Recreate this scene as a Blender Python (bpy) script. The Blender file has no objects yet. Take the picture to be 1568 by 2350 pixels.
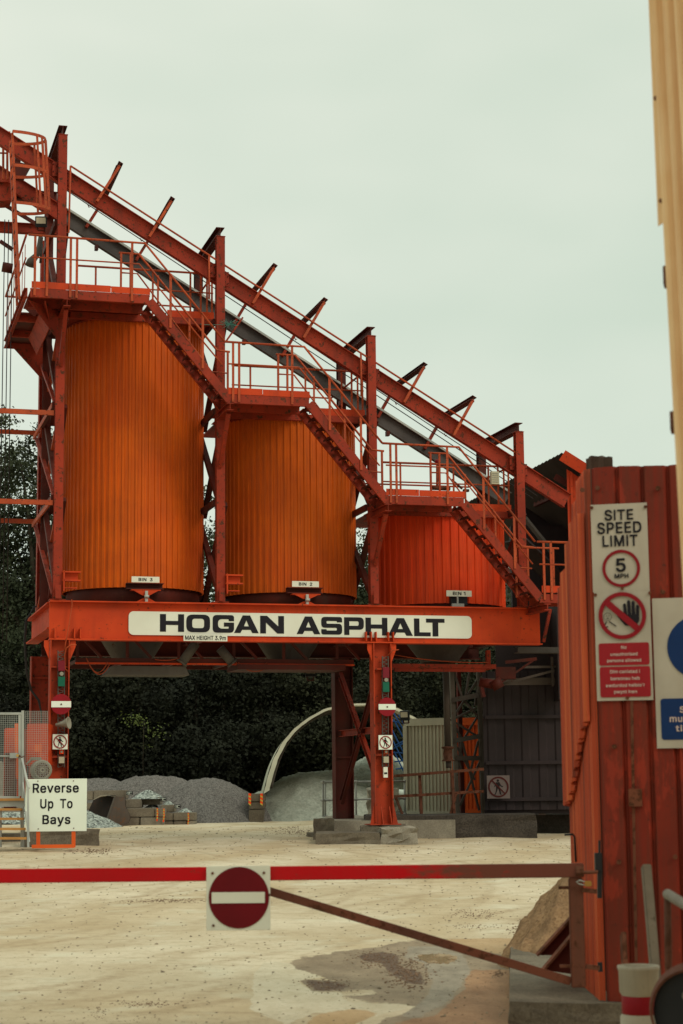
import bpy, bmesh, math, random
import numpy as np
from mathutils import Vector, Matrix
random.seed(7); rng = np.random.default_rng(11)
PI = math.pi
scene = bpy.context.scene
C = scene.collection

# ------------------------------------------------------------------ camera
FPX = 4223.0; CAMH = 1.55
TH = math.atan(615 / FPX)
camd = bpy.data.cameras.new('camera')
cam = bpy.data.objects.new('camera', camd); C.objects.link(cam)
CR = (Matrix.Rotation(PI / 2 + TH, 3, 'X') @ Matrix.Rotation(-.010, 3, 'Z'))
cam.matrix_world = Matrix.Translation((0, 0, CAMH)) @ CR.to_4x4()
camd.sensor_fit = 'VERTICAL'; camd.sensor_height = 36; camd.sensor_width = 24
camd.lens = FPX / 2350 * 36
camd.clip_start = .1; camd.clip_end = 2000
camd.dof.use_dof = True; camd.dof.focus_distance = 44; camd.dof.aperture_fstop = 4.0
scene.camera = cam
scene.view_settings.view_transform = 'Standard'; scene.view_settings.look = 'None'
scene.view_settings.gamma = 1.0; scene.view_settings.exposure = 0.0

# ------------------------------------------------------------------ light
SUN_EL, SUN_AZ = math.radians(40), math.radians(132)      # azimuth from +Y, clockwise: behind the camera, to the right
world = bpy.data.worlds.new('World'); scene.world = world; world.use_nodes = True
nt = world.node_tree; nt.nodes.clear()
N = nt.nodes.new; L = nt.links.new
out = N('ShaderNodeOutputWorld'); bg = N('ShaderNodeBackground'); bg.inputs[1].default_value = .1
sky = N('ShaderNodeTexSky'); sky.sky_type = 'NISHITA'; sky.sun_disc = False
sky.sun_elevation = SUN_EL; sky.sun_rotation = SUN_AZ
tc = N('ShaderNodeTexCoord'); nz = N('ShaderNodeTexNoise'); nz.inputs['Scale'].default_value = 1.9
nz.inputs['Detail'].default_value = 4; nz.inputs['Roughness'].default_value = .45
mp = N('ShaderNodeMapping'); mp.inputs['Scale'].default_value = (1, 1, 2.4); mp.inputs['Location'].default_value = (.3, .8, .1)
L(tc.outputs['Generated'], mp.inputs[0]); L(mp.outputs[0], nz.inputs['Vector'])
rp = N('ShaderNodeValToRGB')
rp.color_ramp.elements[0].position = .38; rp.color_ramp.elements[0].color = (6.0, 7.15, 5.85, 1)
rp.color_ramp.elements[1].position = .62; rp.color_ramp.elements[1].color = (8.3, 8.75, 7.5, 1)
L(nz.outputs[0], rp.inputs[0])
sep = N('ShaderNodeSeparateXYZ'); L(tc.outputs['Generated'], sep.inputs[0])
mr = N('ShaderNodeMapRange'); mr.inputs[1].default_value = .42; mr.inputs[2].default_value = .95
mr.inputs[3].default_value = 1.0; mr.inputs[4].default_value = 1.75
L(sep.outputs[2], mr.inputs[0])
vm = N('ShaderNodeVectorMath'); vm.operation = 'SCALE'; L(rp.outputs[0], vm.inputs[0]); L(mr.outputs[0], vm.inputs['Scale'])
mx = N('ShaderNodeMixRGB'); mx.inputs[0].default_value = .93
L(sky.outputs[0], mx.inputs[1]); L(vm.outputs[0], mx.inputs[2]); L(mx.outputs[0], bg.inputs[0]); L(bg.outputs[0], out.inputs[0])
sd = bpy.data.lights.new('sun', 'SUN'); sd.energy = 1.4; sd.angle = math.radians(24); sd.color = (1, .93, .8)
sun = bpy.data.objects.new('sun', sd); C.objects.link(sun)
sv = Vector((math.sin(SUN_AZ) * math.cos(SUN_EL), math.cos(SUN_AZ) * math.cos(SUN_EL), math.sin(SUN_EL)))
sun.rotation_euler = sv.to_track_quat('Z', 'Y').to_euler()

# ------------------------------------------------------------------ measuring: photograph position -> point on a real plane
O = Vector((0, 0, CAMH))
def ray(x, y):
    d = CR @ Vector(((x - 784) / FPX, -(y - 1175) / FPX, -1)); return d / d.y
def W(x, y, D): return O + ray(x, y) * D
def G(x, y, z=0.):
    r = ray(x, y); return O + r * ((z - CAMH) / r.z)
PL = W(113, 1420, 41.); PR = W(1240, 1440, 44.1)
UD = Vector((PR.x - PL.x, PR.y - PL.y, 0)).normalized(); VD = Vector((-UD.y, UD.x, 0)); ZD = Vector((0, 0, 1))
B0 = Vector((PL.x, PL.y, 0)); AXS = (UD, VD, ZD); AXW = (Vector((1, 0, 0)), Vector((0, 1, 0)), ZD)
def S(u, v, z): return B0 + UD * u + VD * v + ZD * z
def onplane(x, y, org, n):
    r = ray(x, y); t = (org - O).dot(n) / r.dot(n); return O + r * t
def F(x, y, v=0.):
    p = onplane(x, y, B0 + VD * v, VD); return (p - B0).dot(UD), p.z
CROPS = {1: (2.755, 0, 275.4), 2: (3.416, 459, 514), 3: (2.8466, 807.9, 752.8), 4: (3.05, 0, 752.8), 5: (3.414, 0, 1285.2),
         6: (3.284, 440.6, 1266.9), 7: (3.3245, 872.1, 1266.9), 8: (3.729, 1147.5, 1790.1), 9: (3.012, 1285.2, 1009.8),
         10: (5.3376, 183.6, 1744.2), 11: (4.066, 587.5, 1597.4), 12: (5.694, 0, 1634.1), 13: (4.571, 0, 275.4),
         14: (5.333, 1101.6, 991.5), 15: (2.711, 119.3, 1450.5), 16: (2.5119, 679.3, 1450.5),
         17: (2.3725, 642.6, 1790.1), 18: (2.44, 0, 1799.3)}
def K(k, x, y):
    s, a, b = CROPS[k]; return (x / s + a, y / s + b)
def FK(k, x, y, v=0.): return F(*K(k, x, y), v)
def SP(k, x, y, v):
    u, z = FK(k, x, y, v) if k else F(x, y, v); return S(u, v, z)

# ------------------------------------------------------------------ materials
MATS = {}
def node_mat(name):
    m = bpy.data.materials.new(name); m.use_nodes = True; MATS[name] = m
    t = m.node_tree; return m, t, t.nodes['Principled BSDF'], t.nodes.new, t.links.new
def ramp(n, p0, c0, p1, c1):
    r = n('ShaderNodeValToRGB'); e = r.color_ramp.elements
    e[0].position = p0; e[0].color = (*c0, 1); e[1].position = p1; e[1].color = (*c1, 1); return r
def noise(n, l, vec, scale, detail=4, rough=.55, stretch=None):
    t = n('ShaderNodeTexNoise'); t.inputs['Scale'].default_value = scale; t.inputs['Detail'].default_value = detail
    t.inputs['Roughness'].default_value = rough
    if stretch:
        mpn = n('ShaderNodeMapping'); mpn.inputs['Scale'].default_value = stretch; l(vec, mpn.inputs[0]); l(mpn.outputs[0], t.inputs['Vector'])
    else: l(vec, t.inputs['Vector'])
    return t
def mixc(n, l, fac, a, b, mode='MIX'):
    m = n('ShaderNodeMixRGB'); m.blend_type = mode
    if isinstance(fac, (int, float)): m.inputs[0].default_value = fac
    else: l(fac, m.inputs[0])
    for i, c in ((1, a), (2, b)):
        if isinstance(c, tuple): m.inputs[i].default_value = (*c, 1)
        else: l(c, m.inputs[i])
    return m.outputs[0]
def paint(name, base, alt, rust=(.07, .025, .012), amt=.62, rough=.5, streak=.5, scale=1., dirt=(.05, .035, .025), dirtamt=.5, bump=.15, chip=0., metallic=0., fine=0.):
    """weathered paint: broad fading, vertical streaks, rust freckles"""
    m, t, b, n, l = node_mat(name)
    g = n('ShaderNodeNewGeometry').outputs['Position']
    a = noise(n, l, g, .9 * scale, 3); s = noise(n, l, g, 3.2 * scale, 5, .6, (1, 1, .12)); f = noise(n, l, g, 9 * scale, 8, .72)
    r1 = ramp(n, .35, (0, 0, 0), .68, (1, 1, 1)); l(a.outputs[0], r1.inputs[0])
    c = mixc(n, l, r1.outputs[0], base, alt)
    r2 = ramp(n, .52, (0, 0, 0), .85, (streak,) * 3); l(s.outputs[0], r2.inputs[0])
    c = mixc(n, l, r2.outputs[0], c, dirt)
    r3 = ramp(n, amt, (0, 0, 0), amt + .06, (1, 1, 1)); l(f.outputs[0], r3.inputs[0])
    c = mixc(n, l, r3.outputs[0], c, rust)
    if dirtamt:
        d2 = noise(n, l, g, .55 * scale, 6, .7); r4 = ramp(n, .5, (0, 0, 0), .75, (dirtamt,) * 3); l(d2.outputs[0], r4.inputs[0])
        c = mixc(n, l, r4.outputs[0], c, dirt)
    if chip:
        d3 = noise(n, l, g, 14 * scale, 6, .6, (1, 1, .5)); r5 = ramp(n, chip, (0, 0, 0), chip + .02, (1, 1, 1)); l(d3.outputs[0], r5.inputs[0])
        c = mixc(n, l, r5.outputs[0], c, (.42, .38, .3))
    if fine:
        d4 = noise(n, l, g, 38, 4, .6, (1, 1, .03)); r6 = ramp(n, .42, (0, 0, 0), .66, (fine,) * 3); l(d4.outputs[0], r6.inputs[0]); c = mixc(n, l, r6.outputs[0], c, dirt)
        d5 = noise(n, l, g, 5, 5, .65, (1, 1, .35)); r7 = ramp(n, .56, (0, 0, 0), .60, (fine,) * 3); l(d5.outputs[0], r7.inputs[0]); c = mixc(n, l, r7.outputs[0], c, tuple(min(1, q * 1.5) for q in base)) if chip else c
    l(c, b.inputs['Base Color']); b.inputs['Specular IOR Level'].default_value = .12
    rr = n('ShaderNodeMapRange'); rr.inputs[3].default_value = rough - .08; rr.inputs[4].default_value = min(1, rough + .25); l(f.outputs[0], rr.inputs[0]); l(rr.outputs[0], b.inputs['Roughness'])
    b.inputs['Metallic'].default_value = metallic
    bp = n('ShaderNodeBump'); bp.inputs['Strength'].default_value = bump; bp.inputs['Distance'].default_value = .01; l(f.outputs[0], bp.inputs['Height']); l(bp.outputs[0], b.inputs['Normal'])
    return m
def grit(name, cols, scale, rough=.95, bump=.6, dist=.02, big=None, bigscale=.3):
    """loose stone, concrete, sand: speckle plus larger tone patches"""
    m, t, b, n, l = node_mat(name)
    g = n('ShaderNodeNewGeometry').outputs['Position']
    v = n('ShaderNodeTexVoronoi'); v.inputs['Scale'].default_value = scale; l(g, v.inputs['Vector'])
    sp = n('ShaderNodeSeparateColor'); l(v.outputs['Color'], sp.inputs[0])
    r = n('ShaderNodeValToRGB'); e = r.color_ramp.elements
    e[0].position = 0; e[0].color = (*cols[0], 1); e[1].position = 1; e[1].color = (*cols[-1], 1)
    for i, c in enumerate(cols[1:-1]): q = e.new((i + 1) / (len(cols) - 1)); q.color = (*c, 1)
    l(sp.outputs[0], r.inputs[0]); c = r.outputs[0]
    if big:
        a = noise(n, l, g, bigscale, 7, .65); ra = ramp(n, .4, (0, 0, 0), .65, (1, 1, 1)); l(a.outputs[0], ra.inputs[0])
        c = mixc(n, l, ra.outputs[0], c, mixc(n, l, .55, c, big))
    l(c, b.inputs['Base Color']); b.inputs['Roughness'].default_value = rough; b.inputs['Specular IOR Level'].default_value = .15
    f = noise(n, l, g, scale * .6, 6, .7)
    bp = n('ShaderNodeBump'); bp.inputs['Strength'].default_value = bump; bp.inputs['Distance'].default_value = dist; l(f.outputs[0], bp.inputs['Height']); l(bp.outputs[0], b.inputs['Normal'])
    return m
def plain(name, col, rough=.6, metallic=0., var=.12, scale=4):
    m, t, b, n, l = node_mat(name)
    g = n('ShaderNodeNewGeometry').outputs['Position']
    a = noise(n, l, g, scale, 5, .6); r = ramp(n, .3, tuple(c * (1 - var) for c in col), .7, tuple(min(1, c * (1 + var)) for c in col)); l(a.outputs[0], r.inputs[0])
    l(r.outputs[0], b.inputs['Base Color']); b.inputs['Roughness'].default_value = rough; b.inputs['Metallic'].default_value = metallic; b.inputs['Specular IOR Level'].default_value = .15
    return m
steel = paint('red_steel', (.31, .034, .014), (.21, .024, .012), amt=.55, streak=.7, dirt=(.045, .018, .012))
steel_b = paint('orange_steel', (.55, .056, .012), (.42, .038, .010), amt=.60, streak=.6, dirtamt=.4, dirt=(.10, .022, .012))
rail_m = paint('rail_paint', (.42, .072, .024), (.30, .046, .018), amt=.57, streak=.3, scale=2)
dark_steel = paint('dark_red_steel', (.10, .016, .010), (.05, .013, .010), amt=.6)  # darker copy of the red steel for rear, inner and underside members
bin_or = paint('bin_orange', (.64, .112, .006), (.52, .070, .006), rust=(.25, .05, .02), amt=.78, streak=.4, scale=.55, dirt=(.20, .038, .010), dirtamt=.45, rough=.42, bump=.05, fine=.35)
bin_or2 = paint('bin_orange_two', (.60, .108, .006), (.50, .072, .006), rust=(.25, .05, .02), amt=.78, streak=.4, scale=.6, dirt=(.18, .034, .010), dirtamt=.40, rough=.42, bump=.05, fine=.35)
bin_rd = paint('bin_red', (.74, .068, .012), (.68, .046, .010), rust=(.2, .03, .02), amt=.8, streak=.3, scale=.7, dirt=(.22, .022, .010), dirtamt=.35, rough=.4, bump=.05, fine=.35)
grey_rail = paint('bare_rail', (.10, .085, .08), (.06, .052, .05), amt=.7)
hopper_m = paint('hopper_paint', (.11, .094, .08), (.065, .055, .048), amt=.6)
galv = paint('galvanised', (.42, .42, .38), (.30, .31, .29), rust=(.2, .13, .08), amt=.74, streak=.2, rough=.5, dirtamt=.2, metallic=.2)
rust_m = paint('rusty_bar', (.17, .055, .03), (.11, .045, .028), amt=.5, rough=.8)
tread_m = plain('step_timber', (.42, .20, .06), .7)
white_m = paint('sign_white', (.70, .70, .60), (.62, .61, .51), rust=(.25, .12, .05), amt=.80, streak=.12, dirt=(.3, .22, .14), dirtamt=.12, bump=.02)
white_c = paint('sign_clean', (.72, .76, .66), (.69, .73, .63), rust=(.5, .5, .4), amt=.85, streak=.04, dirt=(.4, .4, .33), dirtamt=.05, bump=.02)
white_d = paint('sign_dirty', (.44, .39, .32), (.37, .33, .27), rust=(.22, .16, .1), amt=.72, streak=.4, dirt=(.26, .2, .14), dirtamt=.3, bump=.02, scale=2)
black_m = plain('lettering', (.012, .010, .014), .6)
sred = plain('sign_red', (.22, .006, .012), .45)
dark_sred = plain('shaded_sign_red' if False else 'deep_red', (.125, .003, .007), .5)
sblue = plain('sign_blue', (.006, .026, .10), .45)
dred = plain('label_red', (.27, .012, .018), .5)
pale_t = plain('label_text', (.50, .38, .34), .6)
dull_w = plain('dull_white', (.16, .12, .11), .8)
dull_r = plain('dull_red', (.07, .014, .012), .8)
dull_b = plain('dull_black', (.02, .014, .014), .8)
beige = plain('beige_plastic', (.40, .36, .26), .5)
motor_m = plain('motor_paint', (.24, .22, .17), .5)
lens_r = plain('red_lens', (.16, .012, .02), .25); lens_g = plain('green_lens', (.01, .10, .06), .25)
lampglass = plain('lamp_glass', (.55, .50, .38), .25); blackp = plain('black_plastic', (.02, .02, .022), .45)
orange_t = paint('orange_stand', (.68, .11, .02), (.60, .09, .02), amt=.75, streak=.1, dirtamt=.1)
cream = paint('cream_sheet', (.80, .55, .31), (.72, .44, .21), rust=(.4, .22, .1), amt=.75, streak=.5, dirt=(.50, .22, .08), dirtamt=.25, bump=.05, scale=2, fine=.35)
hoard_f = paint('hoarding_paint', (.21, .024, .012), (.15, .020, .012), rust=(.09, .02, .014), amt=.60, streak=.6, scale=2.2, dirt=(.10, .03, .018), chip=.74, fine=.55)
hoard_s = paint('hoarding_lit_side', (.44, .085, .034), (.30, .042, .020), rust=(.10, .035, .02), amt=.62, streak=.55, scale=2.6, dirt=(.17, .05, .03), fine=.4)  # side sheets painted brighter than the front, for the light on that face
gate_r = paint('gate_red', (.50, .004, .008), (.40, .006, .008), rust=(.12, .04, .025), amt=.62, streak=.2, dirt=(.12, .045, .03), dirtamt=.45, scale=1.6, chip=.74, rough=.4)
def wear_towards(m, x0, x1, col):
    """paint worn through to rust and dirt on the hinge end of the rail"""
    t = m.node_tree; n = t.nodes.new; l = t.links.new; b = t.nodes['Principled BSDF']; src = b.inputs['Base Color'].links[0].from_socket
    g = n('ShaderNodeNewGeometry').outputs['Position']; sp = n('ShaderNodeSeparateXYZ'); l(g, sp.inputs[0])
    mr_ = n('ShaderNodeMapRange'); mr_.inputs[1].default_value = x0; mr_.inputs[2].default_value = x1; l(sp.outputs[0], mr_.inputs[0])
    nn = noise(n, l, g, 7, 5, .65, (1, 1, 2.2)); ad = n('ShaderNodeMath'); ad.operation = 'ADD'; l(mr_.outputs[0], ad.inputs[0]); l(nn.outputs[0], ad.inputs[1])
    r = ramp(n, .72, (0, 0, 0), 1.25, (.92, .92, .92)); l(ad.outputs[0], r.inputs[0]); l(mixc(n, l, r.outputs[0], src, col), b.inputs['Base Color'])
wear_towards(gate_r, -.1, 1.9, (.12, .048, .032))
gate_b = paint('gate_rust', (.15, .048, .028), (.10, .038, .025), amt=.55, rough=.7, scale=2)
blk = grit('block_concrete', [(.14, .112, .08), (.19, .155, .112), (.11, .088, .064)], 60, big=(.05, .038, .03), bigscale=1.6, bump=.5)
blk_p = grit('pale_concrete', [(.27, .235, .18), (.34, .30, .235), (.22, .19, .145)], 60, big=(.11, .09, .068), bigscale=1.5, bump=.4)
plinth_m = grit('plinth_concrete', [(.055, .044, .036), (.085, .068, .055), (.042, .034, .028)], 40, big=(.018, .015, .013), bigscale=1.1)
stone_g = grit('grey_gravel', [(.06, .053, .048), (.115, .103, .094), (.17, .152, .14), (.09, .08, .073)], 24, bump=.8, dist=.03)
stone_c = grit('crushed_stone', [(.10, .11, .10), (.42, .45, .40), (.24, .26, .24), (.06, .065, .06)], 16, bump=1, dist=.04)
dust_m = grit('green_dust', [(.32, .345, .29), (.42, .44, .37), (.28, .30, .255)], 14, bump=.8, dist=.08, big=(.17, .165, .13), bigscale=.7)
sand_m = grit('sand', [(.33, .185, .09), (.43, .255, .135), (.24, .13, .065)], 45, big=(.13, .07, .038), bigscale=3.5, bump=1, dist=.05)
pebble_m = grit('pebble', [(.12, .09, .065), (.32, .26, .18), (.2, .15, .1)], 9)
wall_dark = paint('shed_sheet', (.036, .025, .026), (.026, .019, .019), rust=(.03, .02, .018), amt=.6, streak=.4, dirt=(.02, .015, .015), bump=.05)  # dark sheet colour that also carries the shade inside the shed
roof_dark = paint('roof_sheet', (.045, .034, .030), (.03, .023, .021), rust=(.06, .03, .02), amt=.66, dirt=(.02, .015, .013))
cont_m = paint('container_cream', (.40, .38, .28), (.34, .32, .24), rust=(.2, .12, .06), amt=.72, streak=.25, dirt=(.2, .17, .1), dirtamt=.2)
canvas_m = paint('canvas', (.56, .54, .42), (.46, .44, .34), rust=(.3, .26, .18), amt=.7, streak=.25, dirt=(.25, .2, .13), dirtamt=.3)
blue_m = plain('blue_tube', (.010, .05, .16), .5)
timber_g = paint('grey_timber', (.20, .16, .12), (.15, .12, .09), rust=(.08, .06, .04), amt=.6, streak=.4, scale=3, rough=.8)
timber_d = paint('dark_timber', (.07, .04, .03), (.045, .03, .022), rust=(.03, .02, .015), amt=.55, scale=3, rough=.9)
bucket_m = paint('bucket_steel', (.11, .085, .07), (.08, .06, .05), rust=(.14, .07, .04), amt=.56, rough=.55)
bark = plain('bark', (.045, .035, .025), .9)
brass = plain('brass', (.55, .36, .12), .3, .9)
reflect_o = plain('reflective_orange', (.95, .075, .012), .4)
reflect_y = plain('reflective_yellow', (.55, .42, .08), .4)
rope_m = plain('wire_rope', (.03, .025, .025), .5)

def rib_streaks(m, sc=15):  # colour streaks standing in for light and shade across the ribs
    t = m.node_tree; n = t.nodes.new; l = t.links.new; b = t.nodes['Principled BSDF']; src = b.inputs['Base Color'].links[0].from_socket
    g = n('ShaderNodeNewGeometry').outputs['Position']; a = noise(n, l, g, sc, 3, .55, (1, 1, .012))
    r = n('ShaderNodeValToRGB'); e = r.color_ramp.elements; e[0].position = .32; e[0].color = (.13, .04, .028, 1); e[1].position = .68; e[1].color = (.78, .22, .075, 1)
    q = e.new(.46); q.color = (.52, .080, .032, 1); q = e.new(.56); q.color = (.64, .125, .045, 1); l(a.outputs[0], r.inputs[0])
    l(mixc(n, l, .62, src, r.outputs[0]), b.inputs['Base Color'])
rib_streaks(hoard_s)
def leaf_mat(name, c1, c2):
    m, t, b, n, l = node_mat(name)
    g = n('ShaderNodeNewGeometry')
    a = noise(n, l, g.outputs['Position'], .8, 4, .6)
    w = noise(n, l, g.outputs['Position'], 14, 2, .5)
    r = ramp(n, .3, c1, .7, c2); l(a.outputs[0], r.inputs[0])
    r2 = ramp(n, .3, (.8, .8, .8), .75, (1.2, 1.2, 1.15)); l(w.outputs[0], r2.inputs[0])
    oi = n('ShaderNodeObjectInfo'); r3 = ramp(n, 0, (.75, .75, .8), 1, (1.35, 1.3, 1.1)); l(oi.outputs['Random'], r3.inputs[0])
    l(mixc(n, l, 1., mixc(n, l, 1., r.outputs[0], r2.outputs[0], 'MULTIPLY'), r3.outputs[0], 'MULTIPLY'), b.inputs['Base Color'])
    b.inputs['Roughness'].default_value = .75; b.inputs['Specular IOR Level'].default_value = .1
    return m
leaf_d = leaf_mat('leaf_dark', (.011, .012, .008), (.024, .027, .016))
leaf_m = leaf_mat('leaf_mid', (.024, .030, .016), (.058, .070, .036))
leaf_l = leaf_mat('leaf_bright', (.06, .075, .022), (.12, .15, .04))

# ------------------------------------------------------------------ mesh building
WL = {}
class MB:
    def __init__(s): s.v = []; s.f = []; s.sm = []; s.ch = []
    def add(s, vs, fs, smooth=False):
        k = len(s.v); s.ch.append((k, len(s.f))); s.v += [Vector(p) for p in vs]
        for f in fs: s.f.append(tuple(i + k for i in f)); s.sm.append(smooth)
        return s
    def box(s, c, size, ax=AXW):
        c = Vector(c); h = [q / 2 for q in size]
        vs = [c + ax[0] * (h[0] * a) + ax[1] * (h[1] * b) + ax[2] * (h[2] * d) for a in (-1, 1) for b in (-1, 1) for d in (-1, 1)]
        return s.add(vs, [(0, 1, 3, 2), (4, 6, 7, 5), (0, 4, 5, 1), (2, 3, 7, 6), (0, 2, 6, 4), (1, 5, 7, 3)])
    def bar(s, a, b, w, h, up=ZD, ow=0, oh=0):
        """rectangular bar from a to b; w across, h along up; ow/oh shift the section"""
        a, b, up = Vector(a), Vector(b), Vector(up); d = (b - a).normalized(); sd_ = d.cross(up)
        if sd_.length < 1e-4: sd_ = d.cross(Vector((0, 1, 0)))
        sd_.normalize(); u2 = sd_.cross(d).normalized()
        vs = [p + sd_ * (ow + i * w / 2) + u2 * (oh + j * h / 2) for p in (a, b) for i, j in ((-1, -1), (1, -1), (1, 1), (-1, 1))]
        return s.add(vs, [(0, 3, 2, 1), (4, 5, 6, 7), (0, 1, 5, 4), (1, 2, 6, 5), (2, 3, 7, 6), (3, 0, 4, 7)])
    def ibeam(s, a, b, h, w, tf=.025, tw=.02, up=ZD):
        s.bar(a, b, w, tf, up, 0, h / 2 - tf / 2); s.bar(a, b, w, tf, up, 0, -h / 2 + tf / 2)
        return s.bar(a, b, tw, h - 2 * tf, up)
    def channel(s, a, b, h, w, t=.015, up=ZD, side=1):
        s.bar(a, b, w, t, up, 0, h / 2 - t / 2); s.bar(a, b, w, t, up, 0, -h / 2 + t / 2)
        return s.bar(a, b, t, h - 2 * t, up, side * (w / 2 - t / 2))
    def tube(s, pts, r, n=8, rs=None, cap=True):
        pts = [Vector(p) for p in pts]; rings = []; prev = None; vs = []; fs = []
        for i, p in enumerate(pts):
            d = (pts[min(i + 1, len(pts) - 1)] - pts[max(i - 1, 0)]).normalized()
            if prev is None:
                q = d.cross(ZD)
                if q.length < .05: q = d.cross(Vector((0, 1, 0)))
            else: q = prev - d * prev.dot(d)
            q.normalize(); prev = q; w = d.cross(q); rr = rs[i] if rs else r
            vs += [p + (q * math.cos(2 * PI * k / n) + w * math.sin(2 * PI * k / n)) * rr for k in range(n)]
        for i in range(len(pts) - 1):
            for k in range(n):
                a, b = i * n + k, i * n + (k + 1) % n; fs.append((a, b, b + n, a + n))
        s.add(vs, fs, True)
        if cap:
            k0 = len(s.v) - len(vs)
            s.f += [tuple(k0 + k for k in reversed(range(n))), tuple(k0 + len(vs) - n + k for k in range(n))]; s.sm += [False, False]
        return s
    def prism(s, poly, n, t):
        """flat polygon (list of points) given thickness t along n"""
        n = Vector(n) * t; k = len(poly); vs = [Vector(p) for p in poly] + [Vector(p) + n for p in poly]
        return s.add(vs, [tuple(reversed(range(k))), tuple(range(k, 2 * k))] + [(i, (i + 1) % k, (i + 1) % k + k, i + k) for i in range(k)])
    def lathe(s, c, prof, n=24, ax=AXW, smooth=True):
        """profile [(r, h)] turned about ax[2]"""
        c = Vector(c); vs = []; fs = []
        for r, h in prof: vs += [c + ax[0] * (r * math.cos(2 * PI * k / n)) + ax[1] * (r * math.sin(2 * PI * k / n)) + ax[2] * h for k in range(n)]
        for i in range(len(prof) - 1):
            for k in range(n):
                a, b = i * n + k, i * n + (k + 1) % n; fs.append((a, b, b + n, a + n))
        return s.add(vs, fs, smooth)
    def disc(s, c, r, t, nrm, up=ZD, n=40, r0=0):
        """disc or ring of thickness t facing nrm"""
        nrm = Vector(nrm).normalized(); q = Vector(up).cross(nrm).normalized(); w = nrm.cross(q); ax = (q, w, nrm)
        if r0: return s.lathe(c, [(r0, 0), (r, 0), (r, t), (r0, t), (r0, 0)], n, ax, False)
        return s.lathe(c, [(.0001, 0), (r, 0), (r, t), (.0001, t)], n, ax, False)
    def build(s, name, mat, parent=None, label=None, cat=None, group=None, kind=None, bevel=0, jitter=0):
        vs = s.v
        lo = Vector([min(p[i] for p in vs) for i in range(3)]); hi = Vector([max(p[i] for p in vs) for i in range(3)])
        org = (lo + hi) / 2
        if parent is None: org.z = lo.z
        me = bpy.data.meshes.new(name)
        me.from_pydata([tuple(p - org) for p in vs], [], s.f); me.polygons.foreach_set('use_smooth', s.sm)
        if bevel or jitter:
            bm = bmesh.new(); bm.from_mesh(me); bmesh.ops.remove_doubles(bm, verts=bm.verts, dist=.0005)
            if jitter:
                bmesh.ops.subdivide_edges(bm, edges=bm.edges[:], cuts=4, use_grid_fill=True)
                for w in bm.verts: w.co += Vector((random.gauss(0, jitter), random.gauss(0, jitter), random.gauss(0, jitter)))
            if bevel: bmesh.ops.bevel(bm, geom=[e for e in bm.edges if len(e.link_faces) == 2 and e.calc_face_angle(0) > .6], offset=bevel, segments=2, affect='EDGES')
            bm.to_mesh(me); bm.free()
        me.materials.append(mat)
        o = bpy.data.objects.new(name, me); C.objects.link(o); WL[o] = org
        if parent is not None: o.parent = parent; o.location = org - WL[parent]
        else: o.location = org
        tag(o, label, cat, group, kind); return o
def each(m, name, mat, parent):
    """build every piece of m as a part of its own"""
    st = m.ch + [(len(m.v), len(m.f))]
    for (v0, f0), (v1, f1) in zip(st[:-1], st[1:]):
        q = MB(); q.v = m.v[v0:v1]; q.f = [tuple(i - v0 for i in f) for f in m.f[f0:f1]]; q.sm = m.sm[f0:f1]; q.build(name, mat, parent)
def tag(o, label=None, cat=None, group=None, kind=None):
    for k_, v_ in (('label', label), ('category', cat), ('group', group), ('kind', kind)):
        if v_: o[k_] = v_
def thing(name, label, cat, loc, group=None):
    o = bpy.data.objects.new(name, None); C.objects.link(o); o.empty_display_size = .2
    o.location = Vector(loc); WL[o] = Vector(loc); tag(o, label, cat, group); return o
def copy_thing(src, delta, label):
    c = src.copy(); C.objects.link(c); c.location = src.location + Vector(delta); c['label'] = label
    WL[c] = c.location.copy()
    for ch in list(src.children):
        d = ch.copy(); C.objects.link(d); d.parent = c
        for g in list(ch.children):
            e = g.copy(); C.objects.link(e); e.parent = d
    return c
def sheet(p0, ud, width, z0, z1, pitch, depth, nrm, flat=.5, topf=None):
    """corrugated sheet with thickness: from p0 along ud, trapezoid ribs standing out along nrm"""
    m = MB(); n = max(2, int(round(width / pitch))); xs = []; pitch = width / n
    a = pitch * flat * .5; r = pitch * .1
    for i in range(n):
        x = i * pitch
        xs += [(x, 0), (x + pitch / 2 - a / 2 - r, 0), (x + pitch / 2 - a / 2, depth), (x + pitch / 2 + a / 2, depth), (x + pitch / 2 + a / 2 + r, 0)]
    xs.append((width, 0)); t = .012; k = len(xs); vs = []
    for off in (0, -t):
        for z in (z0, z1):
            for x, d in xs:
                zz = z if z == z0 or not topf else topf(x)
                vs.append(Vector(p0) + ud * x + nrm * (d + off) + ZD * (zz - p0[2]))
    fs = []
    for i in range(k - 1):
        fs += [(i, i + 1, k + i + 1, k + i), (2 * k + i, 3 * k + i, 3 * k + i + 1, 2 * k + i + 1), (k + i, k + i + 1, 3 * k + i + 1, 3 * k + i), (i, 2 * k + i, 2 * k + i + 1, i + 1)]
    fs += [(0, k, 3 * k, 2 * k), (k - 1, 3 * k - 1, 4 * k - 1, 2 * k - 1)]
    return m.add(vs, fs)
def curve_mesh(splines, t, offset=0.):
    """flat filled outline (2D point lists, inner loops are holes) -> triangles with thickness t"""
    cu = bpy.data.curves.new('outline', 'CURVE'); cu.dimensions = '2D'; cu.fill_mode = 'BOTH'; cu.extrude = t / 2; cu.offset = offset
    for pts in splines:
        sp = cu.splines.new('POLY'); sp.points.add(len(pts) - 1)
        for i, p in enumerate(pts): sp.points[i].co = (p[0], p[1], 0, 1)
        sp.use_cyclic_u = True
    return grab(cu)
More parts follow.
